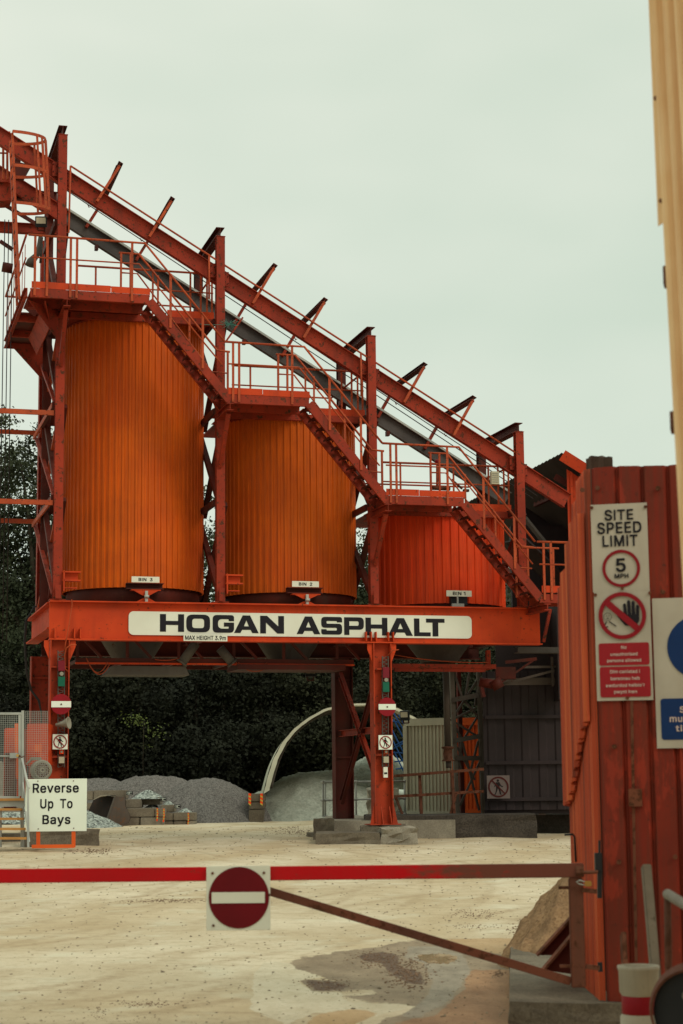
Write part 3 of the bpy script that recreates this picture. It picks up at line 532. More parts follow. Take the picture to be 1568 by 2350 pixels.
def leaf_obj(name, q, mat, parent):
    org = WL[parent]; n = len(q) // 4
    me = bpy.data.meshes.new(name); me.vertices.add(len(q)); me.vertices.foreach_set('co', (q - np.array(org)).astype('f').ravel())
    me.loops.add(4 * n); me.loops.foreach_set('vertex_index', np.arange(4 * n, dtype='i')); me.polygons.add(n)
    me.polygons.foreach_set('loop_start', np.arange(0, 4 * n, 4, dtype='i')); me.update(calc_edges=True); me.materials.append(mat)
    o = bpy.data.objects.new(name, me); C.objects.link(o); o.parent = parent; WL[o] = org; return o
def tree(name, x, y, h, cr, nl, mat, label, cat='tree', size=.17, low=.25, group=None):
    z = hz(x, y) - .1 if y > 71 else gz(x, y)
    t = thing(name, label, cat, (x, y, z), group)
    lean = random.uniform(-.05, .05); m = MB()
    top = Vector((x + lean * h, y, z + h * .8))
    m.tube([(x, y, z), (x + lean * h * .4, y + .1, z + h * .35), top], .1, 7, [h * .022, h * .016, h * .005])
    lobes = []; nlb = 11 if cat == 'tree' else 6
    for i in range(nlb):
        f = low + (1 - low) * (i + .5) / nlb; a = i * 2.4 + random.random()
        ww = cr * (math.sin(PI * min(1, (f - low * .6) / (1 - low * .6)) ** .8) ** .6) * random.uniform(.75, 1.1)
        c = Vector((x + lean * h * f + math.cos(a) * ww * .55, y + math.sin(a) * ww * .5, z + h * f - cr * .2))
        r_ = ww * random.uniform(.5, .72) + .25
        lobes.append((c, (r_, r_, r_ * random.uniform(.6, .85))))
        if cat == 'tree':
            b0 = Vector((x + lean * h * f * .8, y, z + h * f * .62)); m.tube([b0, (b0 + c) / 2 + Vector((0, 0, .2)), c], .05, 5, [h * .010, h * .006, h * .002])
    m.build('trunk' if cat == 'tree' else 'stem', bark, t)
    leaf_obj('crown' if cat == 'tree' else 'foliage', leaves(lobes, nl, size), mat, t)
    return t
TG = 'broadleaf trees on the wooded slope'
tl = [(-17.0, 84, 17.4, 3.4, 'leftmost grey-green tree at the picture edge beside the ropes'),
      (-13.9, 82, 16.8, 3.4, 'grey-green tree standing just left of the tall rear column'),
      (-10.6, 86, 12.6, 3.2, 'dark tree hidden behind the tallest orange silo'),
      (-7.2, 84, 13.6, 3.2, 'dark tree seen in the gap right of the tallest silo'),
      (-3.9, 87, 11.6, 3.2, 'dark tree behind the middle silo'),
      (-.6, 84, 12.2, 3.2, 'dark tree behind the right side of the middle silo'),
      (2.3, 86, 11.8, 3.1, 'green tree whose top twigs peep over the short red silo walkway'),
      (5.2, 85, 10.2, 3.2, 'dark tree behind the short red silo'),
      (8.6, 86, 9.0, 3.2, 'dark tree behind the dark shed')]
for x, y, h, r, lb in tl: tree('broadleaf_tree', x, y, h, r, 26000 if x < -12 else 14000, leaf_m, lb, group=TG)
SG = 'dark ivy-covered bushes at the foot of the slope'
sl = ['leftmost dark bush behind the wire mesh enclosure', 'dark bush behind the left gantry leg', 'dark bush above the left gravel heap', 'dark bush above the middle gravel heap',
      'dark bush above the dip between two gravel heaps', 'dark bush above the right gravel heap', 'dark bush left of the canvas arch', 'dark bush behind the crown of the canvas arch',
      'dark bush between the front gantry leg and the pale container', 'dark bush behind the pale container']
for i, lb in enumerate(sl):
    x = -14.5 + i * 2.75; tree('bush', x, 77 + (i % 3) * .9, 6.6 + (i * 37 % 10) * .12, 2.5, 15000, leaf_d, lb, 'bush', .16, .05, SG)
for i, lb in enumerate(['upper dark bush behind the left rear column', 'upper dark bush above the left gravel heap', 'upper dark bush above the middle heap', 'upper dark bush under the middle silo', 'upper dark bush left of the rear leg', 'upper dark bush right of the front leg', 'upper dark bush behind the lattice mast']):
    x = -13 + i * 3.9; tree('bush', x, 82, 7.5, 3.0, 15000, leaf_d, lb, 'bush', .17, .0, SG)
t = thing('sapling', 'bright yellow-green sprig in the dark foliage under the gantry', 'sapling', (-8.3, 74.4, .4))
MB().tube([(-8.1, 75.2, .4), (-8.1, 74.8, 2.4), (-8.0, 74.2, 4.0)], .012, 5).build('stem', bark, t)
leaf_obj('foliage', leaves([(Vector((-8.5, 74.2, 3.9)), (.45, .3, .3)), (Vector((-7.5, 74.2, 3.5)), (.25, .3, .45)), (Vector((-8.1, 74.2, 2.9)), (.25, .3, .25))], 170, .11), leaf_l, t)  # sprig leaves use the brightest leaf colour

# ================================================================== GANTRY
GZT, GZB = 5.58, 4.70
ga = thing('gantry', 'orange steel gantry of deep beams on tall legs carrying the three silos', 'gantry', S(.2, 0, .15))
m = MB(); m.ibeam(S(0, 0, (GZT + GZB) / 2), S(11.7, 0, (GZT + GZB) / 2), GZT - GZB, .32, .03, .02)
for u in (.12, .55, .68, 7.32, 7.44, 7.56, 7.86, 7.98):
    m.box(S(u, -.10, 4.85), (.02, .17, .22), AXS)
m.build('front_beam', steel_b, ga)
m = MB(); m.ibeam(S(.12, .16, 5.27), S(.12, 4.9, 5.27), .6, .3, .03, .02); m.build('side_beam', steel_b, ga)
m = MB()
for u in (3.9, 7.75, 11.5): m.ibeam(S(u, .16, 5.2), S(u, 4.24, 5.2), .6, .25)
m.build('cross_beam', dark_steel, ga)
m = MB(); m.ibeam(S(.3, 4.4, 5.07), S(11.7, 4.4, 5.07), .87, .3, .03, .02); m.build('rear_beam', dark_steel, ga)
leg_m = paint('leg_paint_shaded', (.42, .046, .012), (.30, .032, .012), amt=.58, streak=.75, dirt=(.07, .024, .014), dirtamt=.6)  # orange steel colour darkened for the shade under the gantry
def leg(u0, u1, v, zb, zt, foot, mt=leg_m):
    m = MB()
    for u in (u0 + .012, u1 - .012): m.box(S(u, v + .02, (zb + zt) / 2), (.024, .34, zt - zb), AXS)
    m.box(S((u0 + u1) / 2, v + .03, (zb + zt) / 2), (u1 - u0 - .05, .02, zt - zb), AXS)
    if foot:
        m.box(S((u0 + u1) / 2, v, zb + .012), (u1 - u0 + .30, .5, .024), AXS)
        for s_ in (-1, 1):
            uu = u0 if s_ < 0 else u1
            m.prism([S(uu, v - .11, zb + .025), S(uu + s_ * .11, v - .11, zb + .025), S(uu, v - .11, zb + .55)], VD, .02)
        for uu in (u0 + .13, u1 - .11):
            m.prism([S(uu, v - .16, zb + .03), S(uu, v - .34, zb + .03), S(uu, v - .16, zb + .42)], UD, .015)
    for zz in (2.12,): m.box(S((u0 + u1) / 2, v - .04, zz), (u1 - u0 - .05, .09, .05), AXS)
    m.box(S((u0 + u1) / 2, v - .04, 4.1), (u1 - u0 - .05, .09, .03), AXS)
    return m.build('leg', mt, ga)
leg(.02, .45, 0, .45, 4.695, False); leg(7.49, 7.93, 0, .52, 4.695, True)
leg(.05, .52, 4.4, .15, 4.63, False, steel); leg(7.74, 8.22, 4.4, .16, 4.63, False, dark_steel)
for cc in ((.24, 0),):
    pass
m = MB()
for u in (.235, 7.71):
    for s_ in (-1, 1):   # haunches where the legs meet the beam
        uu = u + s_ * .23
        m.prism([S(uu, -.1, 4.69), S(uu + s_ * .12, -.1, 4.69), S(uu + s_ * .12, -.1, 4.55), S(uu, -.1, 4.25)], VD, .02)
each(m, 'haunch', steel_b, ga)
for u, uu in ((.3, .3), (7.85, 7.8)):
    for a, b in (((.5, 4.3), (4.1, 1.0)), ((.5, 1.2), (4.1, 4.2))):
        if u < 1: continue
        MB().channel(S(u, a[0], a[1]), S(u, b[0], b[1]), .16, .09, .015, ZD, 1).build('brace', steel if a[1] < 2 else dark_steel, ga)
    MB().channel(S(uu + .08, .2, 2.72), S(uu + .08, 4.3, 2.72), .16, .09, .015).build('tie', steel, ga)
# hanging frame and chute plates under the beams
m = MB()
for v in (.9, 3.4):
    m.bar(S(.7, v, 4.32), S(7.3, v, 4.32), .08, .1)
for u in (.75, 1.9, 3.1, 4.4, 5.6, 6.9):
    m.bar(S(u, .9, 4.38), S(u, .9, 4.95), .07, .07); m.bar(S(u, .9, 4.95), S(u + .55, .9, 4.38), .07, .06)
    m.bar(S(u, .95, 4.31), S(u, 3.35, 4.31), .06, .06)
m.build('hanger_frame', dark_steel, ga)
m = MB(); m.bar(S(.7, .86, 4.245), S(7.3, .86, 4.245), .10, .04); m.build('hanger_rail', steel_b, ga)
m = MB(); m.box(S(9.55, 1.3, 4.24), (2.7, .8, .1), AXS); m.box(S(9.5, 1.0, 4.15), (2.3, .1, .08), AXS); m.box(S(8.3, 1.2, 4.45), (.1, .1, .4), AXS); m.box(S(10.8, 1.2, 4.45), (.1, .1, .4), AXS); m.build('chute_tray', steel, ga)
m = MB(); m.prism([S(1.55, .9, 4.19), S(3.25, .9, 4.19), S(3.35, .9, 3.99), S(1.4, .9, 3.99)], VD, .9); m.build('gate_tray', hopper_m, ga)
m = MB(); m.box(S(5.75, 1.3, 4.18), (2.6, 1.2, .12), AXS); m.build('gate_tray', dark_steel, ga)
# cables looping below the beam
m = MB()
def sag(a, b, s_, n=10): return [a.lerp(b, i / n) + Vector((0, 0, -4 * s_ * (i / n) * (1 - i / n))) for i in range(n + 1)]
for k1, x1, y1, k2, x2, y2, s_ in ((5, 678, 770, 5, 845, 800, .28), (6, 330, 830, 6, 600, 850, .18), (15, 1160, 190, 15, 1340, 190, .14), (15, 215, 160, 15, 360, 200, .3), (15, 640, 170, 15, 800, 160, .04), (16, 560, 130, 16, 1110, 175, .06)):
    m.tube(sag(SP(k1, x1, y1, .8), SP(k2, x2, y2, .8), s_), .012, 5)
m.tube([SP(5, 562, 308, -.17), SP(5, 566, 350, -.17), SP(5, 540, 520, -.17), SP(5, 515, 650, -.17), SP(5, 505, 720, -.12)], .012, 5)
m.tube([SP(5, 600, 665, -.2), SP(5, 560, 662, -.2), SP(5, 520, 690, -.19), SP(5, 508, 740, -.12), SP(5, 510, 850, -.12), SP(5, 540, 880, -.12)], .014, 6)
m.tube([SP(7, 145, 745, -.2), SP(7, 100, 750, -.2), SP(7, 60, 790, -.12)], .014, 6)
m.build('cable', rail_m, ga)
m = MB()
for k in range(3):
    m.tube([SP(5, 285 - 8 * k, 360, 4.1), SP(5, 200 + 6 * k, 470, 4.0), SP(5, 190 + 5 * k, 640, 4.0), SP(5, 205 + 4 * k, 880, 4.0), SP(5, 240 + 5 * k, 1020, 4.1), SP(5, 300 + 5 * k, 1100, 4.1), SP(5, 325, 1200, 4.1), SP(5, 330, 1400, 4.1)], .016, 5)
m.build('cable', rope_m, ga, label='dark cable bundle running down the rear leg')
# slanting drop pipes with clamp seen under the beam
for k, x0, y0, x1, y1 in ((15, 895, 70, 810, 190), (15, 1045, 100, 1120, 190)):
    m = MB(); m.tube([SP(k, x0, y0, .8), SP(k, x1, y1, .8)], .11, 12); m.disc(SP(k, x1, y1, .8), .14, .03, (SP(k, x1, y1, .8) - SP(k, x0, y0, .8)).normalized(), UD); m.build('drop_pipe', hopper_m, ga)

# ================================================================== SILOS
def silo(uc, ztop, zb, r, nr, mat, label, k):
    t = thing('silo', label, 'silo', S(uc, 2.2, 5.62), 'corrugated storage silos in a stepped row')
    m = MB(); pr = []
    for i in range(nr):
        a = 2 * PI * i / nr; st = 2 * PI / nr
        pr += [(a, 0), (a + st * .50, 0), (a + st * .58, .032), (a + st * .90, .032), (a + st * .985, 0)]
    n = len(pr); lv = [zb, ztop]; vs = []
    for z in lv:
        for a, d in pr: vs.append(S(uc + (r - .03 + d) * math.cos(a), 2.2 + (r - .03 + d) * math.sin(a), z))
    m.add(vs, [(i, (i + 1) % n, n + (i + 1) % n, n + i) for i in range(n)] + [tuple(range(n, 2 * n))])
    for zz in np.arange(zb + .06, ztop - .2, 1.32 if k != 1 else .75):
        for i in range(nr):
            a = 2 * PI * (i + .25) / nr
            if math.sin(a) < .2 and (i * 7) % 5 < 3: m.box(S(uc + (r - .026) * math.cos(a + .01 * math.sin(i * 7.)), 2.2 + (r - .026) * math.sin(a + .01 * math.sin(i * 7.)), zz + .03 * math.sin(i * 2.3)), (.013, .013, .013), AXS)
    m.build('shell', mat, t)
    m = MB(); m.lathe(S(uc, 2.2, 0), [(r - .12, zb + .3), (r - .12, zb - .12), (r - .35, zb - .16), (.55, 4.55), (.45, 4.4)], 48, AXS); m.build('hopper', hopper_m, t)
    m = MB(); m.lathe(S(uc, 2.2, 0), [(r - .12, zb + .04), (r - .10, zb - .02), (r - .10, 5.60), (r - .14, 5.58)], 64, AXS); m.build('base_ring', dark_steel, t)
    m = MB(); m.lathe(S(uc, 2.2, 0), [(r - .04, ztop - .04), (r + .03, ztop - .03), (r + .03, ztop + .005), (.1, ztop + .01)], 64, AXS); m.build('roof_rim', steel, t)
    return t
ZB = 5.82
silo(2.22, 12.37, ZB + .16, 1.68, 68, bin_or, 'tallest orange silo at the left end marked BIN 3', 3)
silo(6.02, 10.17, ZB + .11, 1.68, 66, bin_or2, 'middle orange silo marked BIN 2', 2)
silo(9.87, 7.97, ZB - .09, 1.68, 50, bin_rd, 'shortest and reddest silo at the right marked BIN 1', 1)
def bracket(k, x0, x1, y0, y1, ycl, label):
    u0, z1 = FK(k, x0, y0, .35); u1, z0 = FK(k, x1, y1, .35); uc = (u0 + u1) / 2
    t = thing('load_bracket', label, 'bracket', S(uc, .2, GZT), 'load cell brackets between the beam and the silos')
    m = MB(); m.channel(S(u0, .4, (z0 + z1) / 2), S(u1, .4, (z0 + z1) / 2), z1 - z0, .2, .02, ZD, -1); m.build('shelf', dark_steel, t)
    m = MB(); m.box(S(uc, .3, z0 - .03), ((u1 - u0) * .8, .2, .02), AXS)
    zt = z0 - .045; zm = (zt + GZT) / 2
    for a, b in ((zt, zm + .03), (GZT, zm - .03)):
        m.prism([S(uc - .28, .2, a), S(uc + .28, .2, a), S(uc + .07, .2, b), S(uc - .07, .2, b)], VD, .05)
    m.build('clevis', steel_b, t)
    m = MB(); m.box(S(uc, .15, zm), (.06, .08, .26), AXS); m.tube([S(uc - .05, .1, zm), S(uc + .05, .1, zm)], .035, 10); m.build('link', galv, t)
bracket(5, 992, 1282, 178, 232, 0, 'load bracket below the BIN 3 plate'); bracket(6, 718, 986, 265, 315, 0, 'load bracket below the BIN 2 plate')
t = thing('load_bracket', 'dark load bracket in the notch below the BIN 1 plate', 'bracket', SP(7, 598, 430, .3), 'load cell brackets between the beam and the silos')
m = MB(); a = SP(7, 598, 345, .5); m.box(a + ZD * -.08, (.42, .12, .22), AXS); m.build('shelf', blackp, t)
m = MB(); a = SP(7, 593, 410, .3); m.box(a, (.3, .1, .1), AXS); m.box(a + ZD * -.09, (.2, .08, .08), AXS); m.box(a + ZD * .14, (.03, .05, .2), AXS); m.build('link', galv, t)
# pale number plates of the bins
def bin_sign(k, xa, xb, ya, yb, txt, label):
    u0, z1 = FK(k, xa, ya, .3); u1, z0 = FK(k, xb, yb, .3)
    t = thing('bin_sign', label, 'sign', S((u0 + u1) / 2, .3, z0), 'white bin number plates')
    m_ = MB(); m_.box(S((u0 + u1) / 2, .3, (z0 + z1) / 2), (u1 - u0, .012, z1 - z0), AXS); pt = m_.build('plate', white_m, t)
    m = MB(); put_flat(m, text_mesh(txt, .004, .02), S((u0 + u1) / 2, .29, (z0 + z1) / 2), UD, -VD, (u1 - u0) * .5, (z1 - z0) * .55); m.build('lettering', black_m, pt)
bin_sign(5, 1032, 1250, 128, 178, 'BIN  3', 'white plate reading BIN 3'); bin_sign(6, 755, 957, 218, 265, 'BIN  2', 'white plate reading BIN 2'); bin_sign(7, 507, 700, 292, 341, 'BIN 1', 'white plate reading BIN 1')

# ================================================================== NAME BOARD
def axpath(pts, hx, hy, closed=False):
    """outline of an axis-aligned stroke: vertical strokes 2*hx wide, horizontal ones 2*hy"""
    n = len(pts); L_, R_ = [], []
    def dirn(a, b): return (np.sign(round(b[0] - a[0], 6)), np.sign(round(b[1] - a[1], 6)))
    for i, p in enumerate(pts):
        d0 = dirn(pts[i - 1], p) if (i > 0 or closed) else None; d1 = dirn(p, pts[(i + 1) % n]) if (i < n - 1 or closed) else None
        off = [0, 0]
        for d in (d0, d1):
            if d is None: continue
            if d[0] == 0: off[0] = -d[1] * hx
            else: off[1] = d[0] * hy
        L_.append((p[0] + off[0], p[1] + off[1])); R_.append((p[0] - off[0], p[1] - off[1]))
    return (L_, R_) if closed else (L_ + R_[::-1],)
def fillet(poly, r, skip=()):
    out_ = []; n = len(poly)
    for i, p in enumerate(poly):
        a, b = poly[i - 1], poly[(i + 1) % n]
        if i in skip: out_.append(p); continue
        va = (a[0] - p[0], a[1] - p[1]); vb = (b[0] - p[0], b[1] - p[1]); la = math.hypot(*va); lb = math.hypot(*vb)
        rr = min(r, la * .48, lb * .48); p0 = (p[0] + va[0] / la * rr, p[1] + va[1] / la * rr); p2 = (p[0] + vb[0] / lb * rr, p[1] + vb[1] / lb * rr)
        for k in range(6):
            t_ = k / 5; out_.append(((1 - t_) ** 2 * p0[0] + 2 * t_ * (1 - t_) * p[0] + t_ * t_ * p2[0], (1 - t_) ** 2 * p0[1] + 2 * t_ * (1 - t_) * p[1] + t_ * t_ * p2[1]))
    return out_
def glyph(ch):
    w, hx, hy = 1.25, .155, .115; T_, B_ = 1 - hy, hy; x0, x1 = hx, w - hx
    if ch == 'H': return [[(0, 0), (.31, 0), (.31, .385), (.94, .385), (.94, 0), (1.25, 0), (1.25, 1), (.94, 1), (.94, .615), (.31, .615), (.31, 1), (0, 1)]]
    if ch == 'L': return [[(0, 0), (.95, 0), (.95, .22), (.31, .22), (.31, 1), (0, 1)]]
    if ch == 'T': return [[(.345, 0), (.655, 0), (.655, .78), (1, .78), (1, 1), (0, 1), (0, .78), (.345, .78)]]
    if ch == 'N': return [[(0, 0), (.30, 0), (.30, .62), (.90, 0), (1.25, 0), (1.25, 1), (.95, 1), (.95, .40), (.36, 1), (0, 1)]]
    if ch == 'A': return [[(0, 0), (.33, 0), (.42, .18), (.86, .18), (.95, 0), (1.28, 0), (.83, 1), (.45, 1)], [(.51, .38), (.64, .72), (.77, .38)]]
    if ch == 'O':
        a, b = axpath([(x0, B_), (x1, B_), (x1, T_), (x0, T_)], hx, hy, True)
        big, small = (a, b) if max(p[0] for p in a) > max(p[0] for p in b) else (b, a); return [fillet(big, .34), fillet(small, .16)]
    if ch == 'P':
        y1 = .30 + hy
        return [fillet([(0, 0), (.31, 0), (.31, .30), (1.2, .30), (1.2, 1), (0, 1)], .26, (0, 1, 2, 5)), fillet([(.31, .52), (.89, .52), (.89, .78), (.31, .78)], .1, (0, 3))]
    if ch == 'G':
        p = axpath([(x1, .66), (x1, T_), (x0, T_), (x0, B_), (x1, B_), (x1, .46), (.66, .46)], hx, hy)[0]
        return [fillet(p, .25, (0, 6, 7, 13, 5, 8))]
    if ch == 'S':
        p = axpath([(x1, .70), (x1, T_), (x0, T_), (x0, .5), (x1, .5), (x1, B_), (x0, B_), (x0, .30)], hx, hy)[0]
        return [fillet(p, .22, (0, 7, 8, 15))]
nb = thing('name_board', 'long white board with rounded ends and black company lettering on the beam', 'sign', S(5.9, -.04, 4.84))
(u0, z1), (u1, z0) = (1.78, 5.37), (9.96, 4.835)
m = MB(); put_flat(m, curve_mesh([rrect(u0, z0, u1, z1, .11)], .02), S((u0 + u1) / 2, -.03, (z0 + z1) / 2), UD, -VD, u1 - u0, z1 - z0); pt = m.build('panel', white_m, nb)
m = MB()
for ch, a, b in (('H', 367.6, 422.7), ('O', 428, 482.3), ('G', 488.4, 537.4), ('A', 537.5, 594), ('N', 597.4, 652.2), ('A', 681, 735.4), ('S', 737.5, 785.6),
                 ('P', 790, 835.5), ('H', 839, 889.7), ('A', 890.5, 947.8), ('L', 950.3, 988.8), ('T', 978, 1021)):
    ya, yb = 1409 + (a - 367) * .0175, 1450 + (a - 367) * .0175
    ua, zt = F(a, ya, -.045); ub, zb_ = F(b, yb, -.045)
    put_flat(m, curve_mesh(glyph(ch), .006), S((ua + ub) / 2, -.045, (zt + zb_) / 2), UD, -VD, ub - ua, zt - zb_)
m.build('lettering', black_m, pt)
hs = thing('height_sign', 'small white plate reading MAX HEIGHT 3.9m', 'sign', S(3.5, -.05, 4.71))
m = MB(); m.box(S(3.515, -.175, 4.775), (1.01, .01, .15), AXS); pt = m.build('plate', white_m, hs)
m = MB(); put_flat(m, text_mesh('MAX HEIGHT 3.9m', .004, .012, .95), S(3.515, -.182, 4.775), UD, -VD, .94, .10); m.build('lettering', black_m, pt)

# ================================================================== SKIP HOIST RUNWAY OVER THE SILOS
hr = thing('hoist_runway', 'sloping red hoist runway of two rails, portal posts and slanted hoops', 'hoist', S(.17, 0, GZT))
PO = [(.17, 16.42), (3.89, 14.24), (7.56, 12.04), (11.27, 9.86)]
def zr(u): return 15.64 - .5865 * (u - .28)          # top of the sloping rails
for i, (u, zt) in enumerate(PO):
    zb = 5.59
    m = MB(); h = zt - zb
    m.box(S(u, -.09, (zt + zb) / 2), (.20, .014, h), AXS); m.box(S(u, .09, (zt + zb) / 2), (.20, .014, h), AXS); m.box(S(u, 0, (zt + zb) / 2), (.014, .165, h), AXS)
    m.box(S(u, 0, zb + .01), (.36, .3, .02), AXS); m.box(S(u, 0, zt + .008), (.22, .22, .014), AXS)
    m.box(S(u, -.2, zb + .18), (.12, .03, .3), AXS)
    m.build('post', steel, hr)
    if i < 2:
        m = MB(); m.box(S(u + .30, -.12, 6.03), (.40, .16, .03), AXS); m.box(S(u + .30, -.12, 6.22), (.40, .16, .03), AXS); m.box(S(u + .28, -.08, 6.12), (.34, .02, .16), AXS); m.box(S(u + .27, -.12, 5.86), (.30, .14, .02), AXS); m.box(S(u + .13, -.11, 6.02), (.03, .18, .46), AXS)
        m.build('stop_bracket', steel_b, hr)
    m = MB(); m.ibeam(S(u, -.05, zt + .13), S(u, 2.8, zt + .13), .22, .2, .016, .014); m.build('cross_beam', dark_steel, hr)
    m = MB(); zb2 = 5.6
    m.box(S(u, 2.61, (zt + zb2) / 2), (.20, .014, zt - zb2), AXS); m.box(S(u, 2.79, (zt + zb2) / 2), (.20, .014, zt - zb2), AXS); m.box(S(u, 2.7, (zt + zb2) / 2), (.014, .165, zt - zb2), AXS)
    m.build('post', dark_steel, hr)
    zs = list(np.arange(5.8, zt - 3.4, 2.15))
    m = MB()
    for z in zs:
        m.bar(S(u, .1, z), S(u, 2.6, z + 2.1), .12, .13); m.bar(S(u + .13, .1, z + 2.1), S(u + .13, 2.6, z), .12, .13); m.bar(S(u - .11, .1, z + 2.13), S(u - .11, 2.6, z + 2.13), .08, .14)
    m.build('cross_brace', dark_steel, hr)
    for sg in (-1, 1):
        m = MB(); m.box(S(u + sg * .16, .05, zr(u + sg * .16) - .17), (.12, .03, .34), AXS); sp_l = m.build('splice_plate', steel, hr)
        for a in (.13, .2):
            for b in (-.08, -.26): MB().tube([S(u + sg * a, .0, zr(u + sg * a) + b), S(u + sg * a, .034, zr(u + sg * a) + b)], .014, 6).build('bolt', dark_steel, sp_l)
# knee brackets on the posts under the walkways are built with the walkways
def railbeam(v, ua, ub, mt, name, h=.40, w=.16):
    m = MB(); n = Vector(UD * .5865 + ZD).normalized(); off = h / 2 * math.sqrt(1 + .5865 ** 2) - .03
    m.ibeam(S(ua, v, zr(ua) - off), S(ub, v, zr(ub) - off), h * .95, w, .018, .014, ZD); return m.build(name, mt, hr)
railbeam(.15, -1.45, 12.55, steel, 'rail')
railbeam(2.55, -1.6, .55, steel, 'rail'); railbeam(2.55, .55, 11.9, grey_rail, 'rail')
m = MB(); m.bar(S(.6, 2.46, zr(.6) + .0), S(11.9, 2.46, zr(11.9) + .0), .06, .05); m.build('rail_lip', galv, hr)
for k in range(3):
    for du, dz in ((.98, 14.91), (2.21, 14.15)):
        ub, zb = du + 3.7 * k, dz - 2.215 * k; ut, zt = ub + .52, zb + .9
        m = MB(); m.bar(S(ub, .03, zb), S(ut, .03, zt), .06, .10, VD, 0, 0)
        m.build('hoop_leg', rail_m, hr)
        m = MB(); m.bar(S(ub + .07, 2.5, zb + .12), S(ut, 2.5, zt), .07, .12, VD); m.build('hoop_leg', steel, hr)
        m = MB(); m.ibeam(S(ut, -.02, zt + .03), S(ut, 2.6, zt + .03), .13, .12, .014, .012, Vector(UD * .5 + ZD * .86)); m.build('hoop_top', dark_steel, hr)
        m = MB(); m.box(S(ub - .9, 2.5, zr(ub - .9) - .5), (.08, .16, .12), AXS); m.tube([S(ub - .2, .1, zr(ub - .2) - .50), S(ub - .17, .1, zr(ub - .17) - .55), S(ub - .14, .1, zr(ub - .14) - .50)], .012, 6); m.build('lug', dark_steel, hr)
m = MB()
us = [.33 + i * .6 for i in range(19)]
m.tube([S(.35, -.05, zr(.35) + .10), S(11.22, -.05, zr(11.22) + .10)], .024, 8)
m.tube([S(.35, -.05, zr(.35) + .10), S(.33, -.05, 14.10), S(.1, -.05, 14.08)], .022, 8)
for u in (3.62, 7.30): m.tube([S(u, -.05, zr(u) + .10), S(u, -.05, zr(u) - .95)], .024, 8)
m.build('handrail', rail_m, hr)
m = MB()
for v, dz in ((1.2, .22), (1.5, .20)): m.tube([S(-1.2, v, zr(-1.2) + dz - .1), S(12.2, v, zr(12.2) + dz - .36)], .013, 5)
m.build('haul_rope', rope_m, hr)
# plant at the left edge: upper landing, rear column, guide bars
lt = thing('hoist_tower', 'braced red tower column and landings at the left end of the hoist', 'tower', S(.25, 4.4, 5.6))
m = MB(); zt = 15.2
m.box(S(.16, 4.4, (zt + 5.62) / 2), (.014, .26, zt - 5.62), AXS); m.box(S(.34, 4.4, (zt + 5.62) / 2), (.014, .26, zt - 5.62), AXS); m.box(S(.25, 4.4, (zt + 5.62) / 2), (.165, .014, zt - 5.62), AXS)
m.build('column', steel, lt)
m = MB(); m.bar(S(.17, 2.7, 12.7), S(.17, 2.7, 16.0), .2, .2, VD); m.build('column', dark_steel, lt)
for za in (5.75, 7.95, 10.1):
    m = MB(); m.bar(S(.10, .12, za), S(.10, 4.26, za + 2.1), .09, .07); m.build('brace', steel, lt)
    m = MB(); m.bar(S(.21, .12, za + 2.1), S(.21, 4.26, za), .09, .07); m.build('brace', rail_m, lt)
    m = MB(); m.bar(S(.03, .12, za + 2.12), S(.03, 4.26, za + 2.12), .04, .11); m.build('tie', rail_m, lt)
for v, z0_, ue in ((.0, 9.86, .05), (4.4, 10.22, .1), (.0, 7.80, .05), (4.4, 7.98, .1)):
    m = MB(); m.channel(S(-3.2, v, z0_), S(ue, v, z0_), .11, .06, .01); m.build('guide_bar', rail_m, lt)
for y0_, y1_, v, x1_ in ((775, 822, 2.7, 365), (1120, 1190, 2.7, 500)):
    a = SP(13, -60, y0_, v); b = SP(13, 600, y0_ + 40, v); m = MB(); m.ibeam(a, b, .24, .2, .016, .014); m.build('top_tie', dark_steel if y0_ < 900 else steel, lt)
m = MB(); m.bar(SP(13, 0, 860, 2.3), SP(13, 380, 1090, 2.3), .05, .09); m.bar(SP(13, 0, 1270, 2.3), SP(13, 135, 1360, 2.3), .05, .09); m.build('diagonal', dark_steel, lt)
m = MB(); m.prism([SP(13, -70, 600, 1.5), SP(13, 95, 580, 1.5), SP(13, 95, 650, 1.5), SP(13, -70, 645, 1.5)], VD, 1.); m.prism([SP(13, -70, 650, 1.6), SP(13, 125, 660, 1.6), SP(13, 125, 840, 1.6), SP(13, -70, 850, 1.6)], VD, .6); m.build('landing', steel, lt)
m = MB(); m.tube([SP(13, 150, 440, 1.6), SP(13, 210, 450, 1.6)], .28, 14); m.prism([SP(13, 150, 430, 1.2), SP(13, 330, 470, 1.2), SP(13, 260, 600, 1.2), SP(13, 150, 590, 1.2)], VD, .3); m.build('sheave_housing', dark_steel, lt)
m = MB()
for x in (35, 78): m.bar(SP(13, x, 130, .6), SP(13, x, 620, .6), .05, .07, VD)
m.tube([SP(13, -60, 125, .5), SP(13, 110, 130, .5)], .026); m.tube([SP(13, -60, 345, .5), SP(13, 70, 348, .5)], .022); m.build('railing', rail_m, lt)
m = MB(); m.tube([SP(13, 430, 1230, .9), SP(13, 400, 1400, .9), SP(13, 330, 1480, .9), SP(13, 315, 1530, .9)], .09, 12, [.06, .06, .10, .12]); m.tube([SP(13, 440, 1300, 1.), SP(13, 425, 1500, 1.)], .03); m.build('duct', hopper_m, lt)
m = MB(); m.tube([SP(13, 25, 1540, 1.8), SP(13, 130, 1560, 1.8)], .12, 14); m.build('counterweight', dark_steel, lt)
GR = 'thin steel ropes hanging at the left picture edge'
